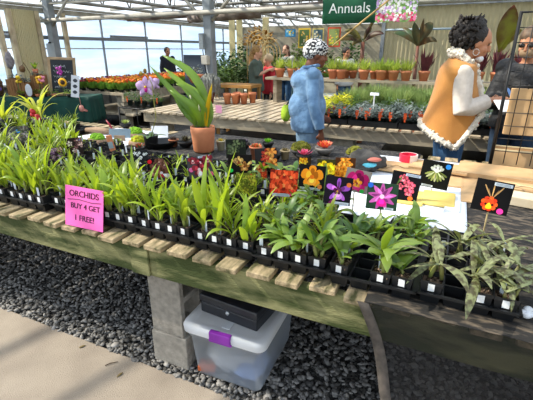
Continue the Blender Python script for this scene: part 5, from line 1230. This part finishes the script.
for x in (.02, BW-.02): mb.tube([(x, 0, BH), (x, 0, BH+.32)], .004, 5)
mb.build('cord', white_pl, bn)
pa, pb = aty(357, 26, 4.5), aty(379, 8, 4.5); mb = MB(); mb.tube([(pa-pb)*2.2, Vector((0, 0, 0)), (pb-pa)*.5], .012, 7); o = mb.build('bamboo_pole', M('bamboo', '#c7a76c', .6, '#9d8450', 6), None, pb); tag(o, 'slanting bamboo pole in front of the green banner', 'pole')

# ================================================================ BIG LEAFY PLANTS BEHIND THE SHELF
def canna(lab, u, Y, vb, leaves, colr, trunk_r=.035, tr=None, col2='#7a8a2a'):
    q = aty(u, vb, Y); t = thing('canna_plant', lab, 'canna', (q.x, Y, 0)); top = q.z
    mb = MB(); mb.lathe([(.12, 0), (.16, .26), (.15, .26), (0, .24)], 16); mb.build('pot', terra, t)
    mb = MB(); mb.tube([(0, 0, .2), (.01, 0, top*.6), (0, 0, top)], [trunk_r, trunk_r, trunk_r*.8], 10); mb.build('stalk', M('canna_stalk', '#7d4a38', .6, '#5a3a2c', 8), t)
    lm = M('canna_leaf_'+colr.strip('#'), colr, .45, col2, 4, (.35, .6), trans=.35)
    for k, (pu, pv, w, dy) in enumerate(leaves):
        e = aty(pu, pv, Y+dy)-Vector((q.x, Y, 0)); b = Vector((0, 0, top-.02)); m_ = (b+e)/2+Vector((0, 0, .12 if abs(e.x) > .1 else 0)); mb = MB()
        P_ = [b, lp(b, m_, .6), m_, lp(m_, e, .6), e]; n = len(P_); vs = []; fs = []
        for i in range(13):
            tt = i/12; c = b*(1-tt)**2+m_*2*tt*(1-tt)+e*tt*tt; d = ((m_-b)*(1-tt)+(e-m_)*tt).normalized(); s_ = d.cross(Vector((.2, -1, .45))).normalized(); kk = w*max(.06, math.sin(PI*min(1, max(0, (tt-.1)/.9)))**.7 if tt > .15 else .12)/2; u_ = s_.cross(d)
            vs += [c-s_*kk+u_*kk*.35, c, c+s_*kk+u_*kk*.35]
        for i in range(12): a = i*3; fs += [(a, a+1, a+4, a+3), (a+1, a+2, a+5, a+4)]
        mb.add(vs, fs, True); mb.build('leaf', lm, t, None, 0, .002)
canna('dark red-leaved canna behind the shelf below the banner', 363, 5.9, 42, [(336, 41, .09, 0), (345, 31, .11, .1), (384, 34, .09, -.1), (378, 16, .05, 0), (352, 46, .09, -.1), (372, 28, .08, .1)], '#4a2a22', .04, col2='#6f6a26')
canna('bronze canna with a blue-green leaf beside the tan vest', 418, 5.9, 46, [(393, 33, .09, 0), (414, 22, .12, -.1), (433, 23, .16, .1), (437, 42, .10, -.1), (424, 18, .06, 0), (402, 28, .07, .2)], '#6b4a20', .03, col2='#4f6a4a')
canna('tall canna with one upright green and red leaf near the grid', 498, 5.6, 52, [(514, 5, .24, 0), (522, 30, .12, .1), (508, 40, .08, 0)], '#8a8a1e', .035, col2='#6a3a1e')

# ================================================================ FAR DISPLAYS
bush_m = [M('shrub_dark', '#38512a', .8, '#54703a', 9, trans=.2, rand=.2), M('shrub_mid', '#5e7a3a', .8, '#7f9a4c', 9, trans=.2, rand=.2)]
def shrub(u, v, Y, r, h, k, lab, z0=.75):
    q = aty(u, v, Y); t = thing('potted_shrub', lab, 'shrub', (q.x, Y, 0), 0, 'shrubs in the far bays'); zt = q.z
    mb = MB(); mb.lathe([(.10, 0), (.15, .25), (.14, .25), (0, .23)], 12); mb.build('pot', black_pl, t)
    mb = MB(); mb.tube([(0, 0, .2), (0, 0, zt)], .015, 6); mb.build('stem', M('shrub_stem', '#5a4a38', .8), t)
    tuft(int(u*3+v), 260, r, h, .07, .10, False, max(.3, zt-h*.5)).build('foliage', bush_m[k], t)
sl_ = [(228, 62, 7.7, .30, .6, 0), (236, 70, 6.7, .22, .5, 0), (243, 56, 9.0, .30, .7, 0), (226, 78, 6.0, .20, .4, 1), (247, 74, 7.3, .2, .5, 0), (268, 50, 11.9, .40, .9, 0), (276, 62, 7.5, .26, .5, 0), (300, 52, 9.8, .3, .6, 1), (314, 62, 7.2, .28, .5, 1), (352, 52, 8.6, .32, .9, 0), (324, 58, 9.4, .3, .6, 0), (186, 70, 9.5, .4, .7, 0), (217, 62, 9.2, .36, .7, 0)]
ws = ['just past the middle post', 'beside the small wooden table', 'below the cream strip panels', 'against the foot of the middle post', 'behind the blonde ponytail', 'under the bamboo arch', 'between bamboo arch and headwrap', 'below the yellow framed poster', 'behind the headwrap', 'in the dark gap beside the ribbed wall', 'below the red framed poster', 'beyond the cane orchid leaves', 'right behind the middle post']
ws[-1] = 'in the shadow of the middle post'
for k, a in enumerate(sl_): shrub(*a, ('dark green' if a[5] == 0 else 'mid green')+' leafy shrub '+ws[k])
# hanging posters
def poster(u0, v0, u1, v1, Y, frame, cols, lab, seed):
    a, b = aty(u0, v1, Y), aty(u1, v0, Y); w, h = b.x-a.x, b.z-a.z; t = thing('hanging_poster', lab, 'poster', (a.x, Y, a.z), 0, 'posters over the far displays')
    mb = MB(); mb.bx(0, w, 0, .02, 0, h); mb.build('panel', M('poster_'+frame.strip('#'), frame, .6), t)
    rr = random.Random(seed); ms = [M('poster_'+c.strip('#'), c, .6) for c in cols]; mb = MB(); mb.bx(w*.1, w*.9, -.004, -.001, h*.08, h*.92, 0)
    for i in range(26): x, z, r_ = rr.uniform(.2, .8)*w, rr.uniform(.18, .82)*h, rr.uniform(.03, .1)*w; mb.add([(x+r_*math.cos(PI*k/4), -.005-i*.0001, z+r_*math.sin(PI*k/4)) for k in range(8)], [tuple(range(8))], False, rr.randrange(len(ms)))
    mb.build('picture', ms, t)
    mb = MB(); 
    for x in (.05*w, .95*w): mb.tube([(x, .01, h), (x, .01, 2.45-a.z)], .004, 4)
    mb.build('cord', steel_light, t)
poster(285, 29, 295.5, 37, 8.0, '#2f7fb0', ['#3a94c4', '#e6c93a', '#9ccde0'], 'blue hanging poster nearest the bamboo arch', 1)
poster(298, 28, 310.5, 48, 8.0, '#d9b53a', ['#4f6a3a', '#e8e0c0', '#7a4a30', '#c9a54a'], 'yellow-framed poster above the headwrap', 2)
poster(312, 28, 324, 46, 8.0, '#c9b870', ['#54707a', '#d9d2b0', '#8a7a4a'], 'pale-framed poster partly behind the headwrap', 3)
poster(327, 27, 341, 47, 8.0, '#c94a2a', ['#8a9a5a', '#d9b06a', '#e0d22a', '#a84a2a'], 'red-framed poster with yellow flowers under banner', 4)
# bamboo arches
bam = M('bamboo', '#c7a76c', .6)
for k, (u0, u1, vt, lab) in enumerate(((247, 268, 31, 'bamboo hoop trellis standing by the blonde ponytail'), (258, 280, 38, 'lower bamboo hoop trellis before the blue poster'))):
    Y = 7.0+.3*k; a, b, c = aty(u0, 70, Y), aty((u0+u1)/2, vt, Y), aty(u1, 70, Y); t = thing('bamboo_trellis', lab, 'trellis', (b.x, Y, 0), 0, 'bamboo trellises'); hw = (c.x-a.x)/2
    for rr_ in (1, .72, .45): mb = MB(); mb.tube([(-hw*rr_, 0, 0)]+[(hw*rr_*math.cos(PI-PI*i/14), 0, b.z-hw*1.2+hw*1.2*rr_*math.sin(PI*i/14)) for i in range(15)]+[(hw*rr_, 0, 0)], .012, 6); mb.build('hoop', bam, t)
for k, (u, lab) in enumerate(((232, 'cream ribbed strip panel behind the shrubs'), (239.5, 'second cream ribbed strip panel behind the shrubs'), (265.5, 'narrow cream panel past the bamboo hoops'))):
    Y = 10.5; q = aty(u, 40, Y); t = thing('cream_panel', lab, 'panel', (q.x, Y, 0), 0, 'cream strip panels'); mb = MB(); mb.bx(-.10, .10, 0, .03, 0, 2.45)
    for i in range(5): mb.bx(-.09+i*.04, -.07+i*.04, -.015, 0, 0, 2.45)
    mb.build('panel', M('cream_panel', '#e8dfb6', .6), t)
mb = MB(); q = aty(258, 34, 9.2)
mb.ell((0, 0, 0), (.45, .2, .28), 16, 10, jit=.4, jf=6); o = tuft(999, 240, .45, .5, .07, .12, False, -.3).build('hanging_basket', M('autumn_leaf', '#c08a2a', .8, '#8a6a20', 6), None, (q.x, 9.2, q.z)); tag(o, 'golden autumn-coloured hanging basket above the bamboo hoops', 'hanging basket')
# flower display benches far behind
def farbench(x0, x1, y0, y1, lab):
    t = thing('far_bench', lab, 'bench'); mb = MB(); mb.bx(x0, x1, y0, y1, .70, .75); mb.build('top', wood_grey, t)
    for xx in (x0+.1, x1-.1):
        for yy in (y0+.1, y1-.1): mb = MB(); mb.bx(xx-.04, xx+.04, yy-.04, yy+.04, 0, .70); mb.build('leg', wood_grey, t)
farbench(-5.6, -2.6, 9.9, 11.2, 'grey bench of flowers beyond the dark board')
FM = {}
def flowerhead(cols, seed, r=.11, n=10):
    rr = random.Random(seed); mb = tuft(seed, 60, r, .12, .02, .06, False, .07); 
    return mb
heads = {}
def blooms(c, seed):
    key = (c, seed % 3)
    if key in heads: return heads[key]
    rr = random.Random(seed); mb = MB()
    for i in range(9): a, k = rr.uniform(0, 6.28), rr.random()**.5*.10; mb.ell((k*math.cos(a), k*math.sin(a), .20+rr.uniform(-.02, .03)), (.026, .026, .018), 7, 5)
    me = mb.mesh('blooms'); me.materials.append(M('bloom_'+c.strip('#'), c, .6, trans=.2)); heads[key] = me; return me
mari_leaf = meshes(3, lambda i: tuft(500+i, 90, .10, .15, .02, .05, True, .06), M('marigold_leaf', '#7fa83c', .7, '#5c8a30', 9, trans=.3, rand=.15))
def flower(x, y, z, c, k, lab, grp): 
    t = thing('bedding_flower', lab, 'flower', (x, y, z), 0, grp); link('pot', bpot, None, t); link('foliage', mari_leaf[k % 3], None, t, None, 0, 0, k); link('blooms', blooms(c, k), None, t, None, 0, 0, k*.7)
for i in range(12):
    for j in range(3): flower(-5.45+i*.25, 10.05+j*.4, .751, ['#e8c42a', '#d84a6a', '#f0e8e0', '#e07a2a'][(i*3+j*5) % 4], i+j, 'mixed flower on the far grey bench, %s in %s line' % (ORD[i], ORD[j]), 'flowers on the far bench')

# ================================================================ MARIGOLD BENCH ALONG THE FILM WALL
mbn = thing('marigold_bench', 'pale bench of orange marigolds along the film wall', 'bench')
mb = MB(); mb.bx(-7.4, -5.75, 4.95, 8.45, .70, .75); mb.build('top', beam_p, mbn)
mb = MB(); mb.bx(-5.80, -5.75, 4.95, 8.45, .58, .70); mb.build('front_beam', beam_p, mbn)
for yy in (5.1, 6.8, 8.3):
    for xx in (-5.9, -7.2): mb = MB(); mb.bx(xx-.09, xx+.09, yy-.10, yy+.10, 0, .70); mb.build('leg', post_b, mbn)
mb = MB(); mb.bx(-7.3, -5.6, 5.0, 8.4, .30, .34); mb.build('lower_shelf', M('pale_shelf', '#c9bda4', .8, '#b3a68c', 3), mbn)
mc = ['#f0941e', '#f0a42e', '#f27a1a', '#e8661a']
for j in range(19):
    for i in range(6):
        c = mc[(i*5+j*3) % 4] if i < 4 else ['#a83a4a', '#e0c43a', '#7a3a6a', '#e0763a'][(i+j) % 4]
        flower(-5.88-i*.26, 5.05+j*.178, .751, c, i*7+j, ('orange marigold' if i < 4 else 'mixed bright flower')+', %s row from the aisle, %s from the green cloth' % (ORD[i], (ORD+['seventeenth', 'eighteenth', 'nineteenth', 'twentieth', 'twenty-first', 'twenty-second'])[j]), 'flowers on the marigold bench')
# black wire stand with orange tags near the corner of the second bench
q = atz(132, 112, .45); t = thing('wire_plant_stand', 'low black wire stand holding green pots before the marigolds', 'plant stand', (-4.75, 4.4, 0)); mb = MB()
for s1 in (-1, 1):
    for s2 in (-1, 1): mb.tube([(.4*s1, .22*s2, 0), (.4*s1, .22*s2, .62)], .012, 6)
for z in (.2, .6):
    for s2 in (-1, 1): mb.tube([(-.4, .22*s2, z), (.4, .22*s2, z)], .010, 6)
    for i in range(9): mb.tube([(-.4+i*.1, -.22, z), (-.4+i*.1, .22, z)], .006, 5)
mb.build('frame', blackp, t)
for i in range(5): bedding('low_herb', -5.08+i*.165, 4.40, G_m[i % 3], 'dark green potted plant on wire stand, %s from the green cloth' % ORD[i], 'pots on the wire stand', i % 2 == 0, .612)

# ================================================================ GREEN-CLOTHED TABLE, CHALKBOARD AND ORNAMENTS
gt_o = Vector((-5.80, 4.15, 0)); A, B = -CR, CF      # table runs away along A from its near corner, depth along B
TZ = .75; TL, TD = 1.95, .62
rzT = math.atan2(CR.y, CR.x)
tb_ = thing('display_table', 'trestle table hidden under a dark green cloth', 'table', gt_o, rzT)
mb = MB(); mb.bx(-TL, -.02, .02, TD, TZ-.035, TZ-.004); mb.build('tabletop', wood_grey, tb_)
for x in (-TL+.1, -.15):
    for y in (.08, TD-.08): mb = MB(); mb.tube([(x, y, 0), (x, y, TZ-.036)], .02, 8); mb.build('leg', steel, tb_)
gc = M('green_cloth', '#0f4438', .8, '#0b362d', 5)
clo = thing('tablecloth', 'dark green cloth hanging in folds over the display table', 'tablecloth', gt_o, rzT)
mb = MB(); per = [(-TL, 0), (0, 0), (0, TD)]
mb.add([(-TL, 0, TZ), (0, 0, TZ), (0, TD, TZ), (-TL, TD, TZ)], [(0, 1, 2, 3)])
def skirt(a, b):
    s = a*(TL+TD); x, y = (-TL+s, 0) if s < TL else (0, s-TL); nx, ny = (0, -1) if s < TL else (1, 0); f = .022*math.sin(s*34)+.012*math.sin(s*13+1); o_ = b*(.012+f*.9+.02); return (x+nx*o_, y+ny*o_, TZ-.46*b)
mb.grid(skirt, 160, 6); mb.build('cloth', gc, clo, None, 0, .003)
def T(u, v): # a spot on the table seen at pixel u,v: returns local x, y
    q = atz(u, v, TZ)-gt_o; return q.dot(CR), q.dot(CF)
def onT(name, x, y, lab, cat, rz=0, grp=None, z=TZ+.004): 
    q = gt_o+CR*x+CF*y; return thing(name, lab, cat, (q.x, q.y, z), rzT+rz, grp)
pxm = 7.4/FPX
def TX(u, dep=7.35): return (u-95)*dep/FPX
oak = M('oak_frame', '#b29a78', .7, '#8f7756', 6); slate = M('chalk_slate', '#23282c', .8, '#33393d', 3)
ch = onT('chalkboard', TX(65.5), .22, 'wood-framed chalkboard with faint chalk scribble on the green table', 'chalkboard', R(6)); w, h = .44, .66
mb = MB(); mb.bx(-w/2, w/2, -.008, .008, .03, h); ob1 = mb.build('slate', slate, ch)
mb = MB()
for a_ in ((-w/2-.02, -w/2+.025, 0, h+.02), (w/2-.025, w/2+.02, 0, h+.02), (-w/2+.025, w/2-.025, 0, .045), (-w/2+.025, w/2-.025, h-.025, h+.02)): mb.bx(a_[0], a_[1], -.016, .016, a_[2], a_[3])
ob2 = mb.build('frame', oak, ch, None, .003); mb = MB(); rr = random.Random(4)
for ln in range(5):
    z = h-.14-ln*.09; pts = []
    for i in range(26): pts.append((-.15+.3*i/25*(.7+.3*(ln % 2)), -.0095, z+.022*math.sin(i*1.7+ln)+.012*rr.uniform(-1, 1)))
    mb.tube(pts, .0035, 4)
ob3 = mb.build('chalk_marks', M('chalk', '#c9cfd2', .9), ch)
for o in (ob1, ob2, ob3): o.rotation_euler = (R(-9), R(2), 0)
sf = onT('sunflower', TX(71), .05, 'single artificial sunflower in front of the chalkboard', 'flower'); mb = MB(); mb.tube([(0, 0, 0), (0, 0, .24)], .006, 6); mb.build('stem', leaf_dark, sf)
mb = MB()
for i in range(18): a = 2*PI*i/18; d = Vector((math.cos(a), 0, math.sin(a))); s_ = Vector((-math.sin(a), 0, math.cos(a))); c = Vector((0, -.012, .25)); mb.add([c+d*.03, c+d*.055+s_*.016+Vector((0, -.008, 0)), c+d*.085, c+d*.055-s_*.016], [(0, 1, 2, 3)], True)
mb.build('petals', M('sun_petal', '#f7be22', .6), sf, None, 0, .002); mb = MB(); mb.ell((0, -.016, .25), (.04, .016, .04), 12, 8); mb.build('centre', M('sun_heart', '#3a2414', .8), sf)
pf = onT('purple_bloom_stem', TX(66.5), .16, 'magenta flower spray beside the sunflower', 'flower'); mb = MB(); mb.tube([(0, 0, 0), (0, 0, .40)], .005, 6); mb.build('stem', leaf_dark, pf); mb = MB()
for i in range(7): mb.ell((rr.uniform(-.03, .03), rr.uniform(-.03, .03), .40+rr.uniform(-.02, .10)), .026, 7, 5)
mb.build('blooms', M('magenta_bloom', '#a83a9a', .6), pf)
bt = onT('bird_tag', TX(82.5), -.04, 'tall white card with three dark bird shapes on table corner', 'card', R(5)); mb = MB(); mb.bx(-.07, .07, -.002, .002, 0, .38); o1 = mb.build('card', M('bird_card', '#d9dce0', .7), bt); mb = MB()
for i in range(3): z = .09+i*.10; mb.add([(.03*math.cos(a)*(1+.4*math.cos(2*a)), -.003, z+.034*math.sin(a)) for a in [2*PI*k/10 for k in range(10)]], [tuple(range(10))])
o2 = mb.build('bird_shapes', M('bird_ink', '#3c4148', .7), bt)
for o in (o1, o2): o.rotation_euler = (R(-6), R(8), 0)
pk = gt_o+CR*TX(87.5)-CF*.06; t = thing('paper_ornament', 'pinkish paper bird ornament hanging on the green cloth', 'ornament', (pk.x, pk.y, .50), rzT); mb = MB(); mb.ell((0, 0, .06), (.045, .02, .06), 10, 8, jit=.3); mb.add([(.02, -.01, .08), (.12, -.02, .03), (.1, -.01, .0), (.02, -.01, .02)], [(0, 1, 2, 3)]); mb.tube([(0, 0, .11), (-.01, .01, .2), (-.02, .03, .252)], .004, 5); mb.build('bird', M('salmon_paper', '#d69a8a', .8, '#b5685c', 14), t)
def crate(u, w, h, lab, cat='wooden box', y=.2):
    t = onT('rustic_box', TX(u), y, lab, cat, R(rnd.uniform(-10, 10)), 'rustic wooden boxes'); mb = MB()
    for i in range(5): mb.bx(-w/2+w*i/5+.003, -w/2+w*(i+1)/5-.003, -w*.4, w*.4, 0, h*(1+.04*((i*7) % 3)))
    mb.build('box', M('rustic_wood', '#9a7046', .85, '#6f4e2e', 5, (.3, .7), .4, 40, stretch=(5, 5, 1)), t); tuft(int(u), 40, w*.4, .10, .03, .06, False, h).build('foliage', dusty, t)
crate(21, .26, .30, 'rustic log box nearest the wicker basket'); crate(33, .18, .24, 'small rustic box with dangling tags', y=.1); crate(44, .22, .36, 'tall rustic wooden box beside the chalkboard')
t = onT('pot_on_box', TX(42), .2, 'small clay pot sprouting green leaves on the tall rustic box', 'potted plant', 0, None, TZ+.40); mb = MB(); mb.lathe([(.04, 0), (.05, .08), (0, .08)], 12); mb.build('pot', terra, t); mb = MB()
for k in range(7): mb.leaf((0, 0, .07), k*.9, R(70), .16, .04, .6, 5, .2)
mb.build('foliage', leaf_green, t)
t = onT('garden_stake', TX(15.5), .3, 'grey fluffy ornament on a stake above the rustic boxes', 'ornament'); mb = MB(); mb.tube([(0, 0, 0), (0, 0, .5)], .008, 6); mb.build('stake', dark, t); mb = MB(); mb.ell((0, 0, .62), (.07, .06, .15), 14, 10, jit=.4, jf=10); mb.build('plume', M('grey_plume', '#8b8588', .9, '#6d686c', 20), t)
t = onT('metal_flower', TX(29), .3, 'brown curled metal flower stake above the rustic boxes', 'ornament'); mb = MB(); mb.tube([(.12, 0, 0), (.08, 0, .4), (.0, 0, .58), (-.05, 0, .5)], .007, 6); mb.build('stake', M('rust_metal', '#6f5334', .6), t); mb = MB(); mb.ell((-.05, 0, .47), (.055, .05, .06), 12, 8, jit=.3, jf=9); mb.build('bloom', M('rust_metal', '#6f5334', .6), t)
t = onT('oval_plaque', TX(38.5), -.02, 'pale oval plaque hanging before the rustic boxes', 'plaque'); mb = MB(); mb.ell((0, 0, .12), (.06, .008, .11), 16, 10); mb.build('plaque', M('pale_plaque', '#c9ced2', .6), t)
for k, (u, c, lab) in enumerate(((27, '#e0c02a', 'yellow paper flowers above the small rustic box'), (48, '#e6b02a', 'golden flower cluster between tall box and chalkboard'), (6, '#7a62b0', 'violet flower clump beside the wicker basket'), (52, '#e08a9a', 'pale pink flower beside the chalkboard frame'))):
    t = onT('ornament_flower', TX(u), .05, lab, 'flower', 0, 'flowers on the green table'); mb = MB(); mb.tube([(0, 0, 0), (0, 0, .28 if u != 6 else .12)], .006, 5); mb.build('stem', leaf_dark, t); mb = MB()
    for i in range(8): mb.ell((rr.uniform(-.06, .06), rr.uniform(-.04, .04), (.30 if u != 6 else .17)+rr.uniform(-.05, .05)), .028, 7, 5)
    mb.build('blooms', M('bloom_'+c.strip('#'), c, .6), t)
for k, u in enumerate((30, 44, 52, 60, 76)):
    t = onT('ornament_pot', TX(u), -.0+.04*(k % 2)+.02, 'little green plant along the cloth edge, %s from the wicker basket' % ORD[k], 'potted plant', 0, 'little plants on the green table'); mb = MB(); mb.lathe([(.035, 0), (.045, .05), (0, .05)], 10); mb.build('pot', terra if k % 2 else dark, t); tuft(600+k, 40, .06, .09, .025, .05, False, .05).build('foliage', leaf_green, t)
t = onT('wicker_basket', TX(0), .12, 'dark wicker basket on the end of the green table', 'basket', R(8)); mb = MB(); mb.lathe([(.12, 0), (.15, .10), (.16, .26), (.15, .27), (.14, .26), (.11, .02), (0, .02)], 20)
for i in range(7): z = .03+i*.035; mb.tube([((.135+.02*i/7)*math.cos(a), (.135+.02*i/7)*math.sin(a), z+.008*math.sin(a*10+i*PI)) for a in [2*PI*k/40 for k in range(41)]], .011, 5)
mb.build('basket', M('dark_wicker', '#6b5136', .85, '#4a3826', 30), t); mb = MB(); mb.tube([(.15*math.cos(a), 0, .26+.16*math.sin(a)) for a in [PI*i/12 for i in range(13)]], .010, 6); mb.build('handle', M('dark_wicker', '#6b5136'), t)
# tall lily-like plants at the back of the orchids
for k, (u, v, lab) in enumerate(((42, 132, 'tall arching yellow-edged plant with red bloom behind the orchids'), (6, 132, 'drooping yellow-leaved plant behind the grey photo card'))):
    q = atz(u, v, BT); t = thing('arching_plant', lab, 'potted plant', (q.x, q.y, BT+.014)); mb = MB(); mb.lathe([(.05, 0), (.07, .12), (0, .12)], 14); mb.build('pot', black_pl, t); mb = MB(); rr = random.Random(k)
    for i in range(14 if k == 0 else 9): mb.leaf((0, 0, .11), i*2.4, R(rr.uniform(45, 85)), rr.uniform(.28, .46), .030, rr.uniform(.6, 2.2), 9, .25)
    mb.build('foliage', M('yellow_edge_leaf', '#b9c83a', .45, '#d8d05a', 6, trans=.4, tcol='#d8e040'), t)
    if k == 0:
        mb = MB()
        for i in range(5): mb.ell((.03+.05*rr.uniform(-1, 1), -.06, .16+.05*rr.uniform(-1, 1)), (.03, .022, .026), 9, 7)
        mb.build('red_bloom', M('red_bloom', '#b5202c', .5), t)
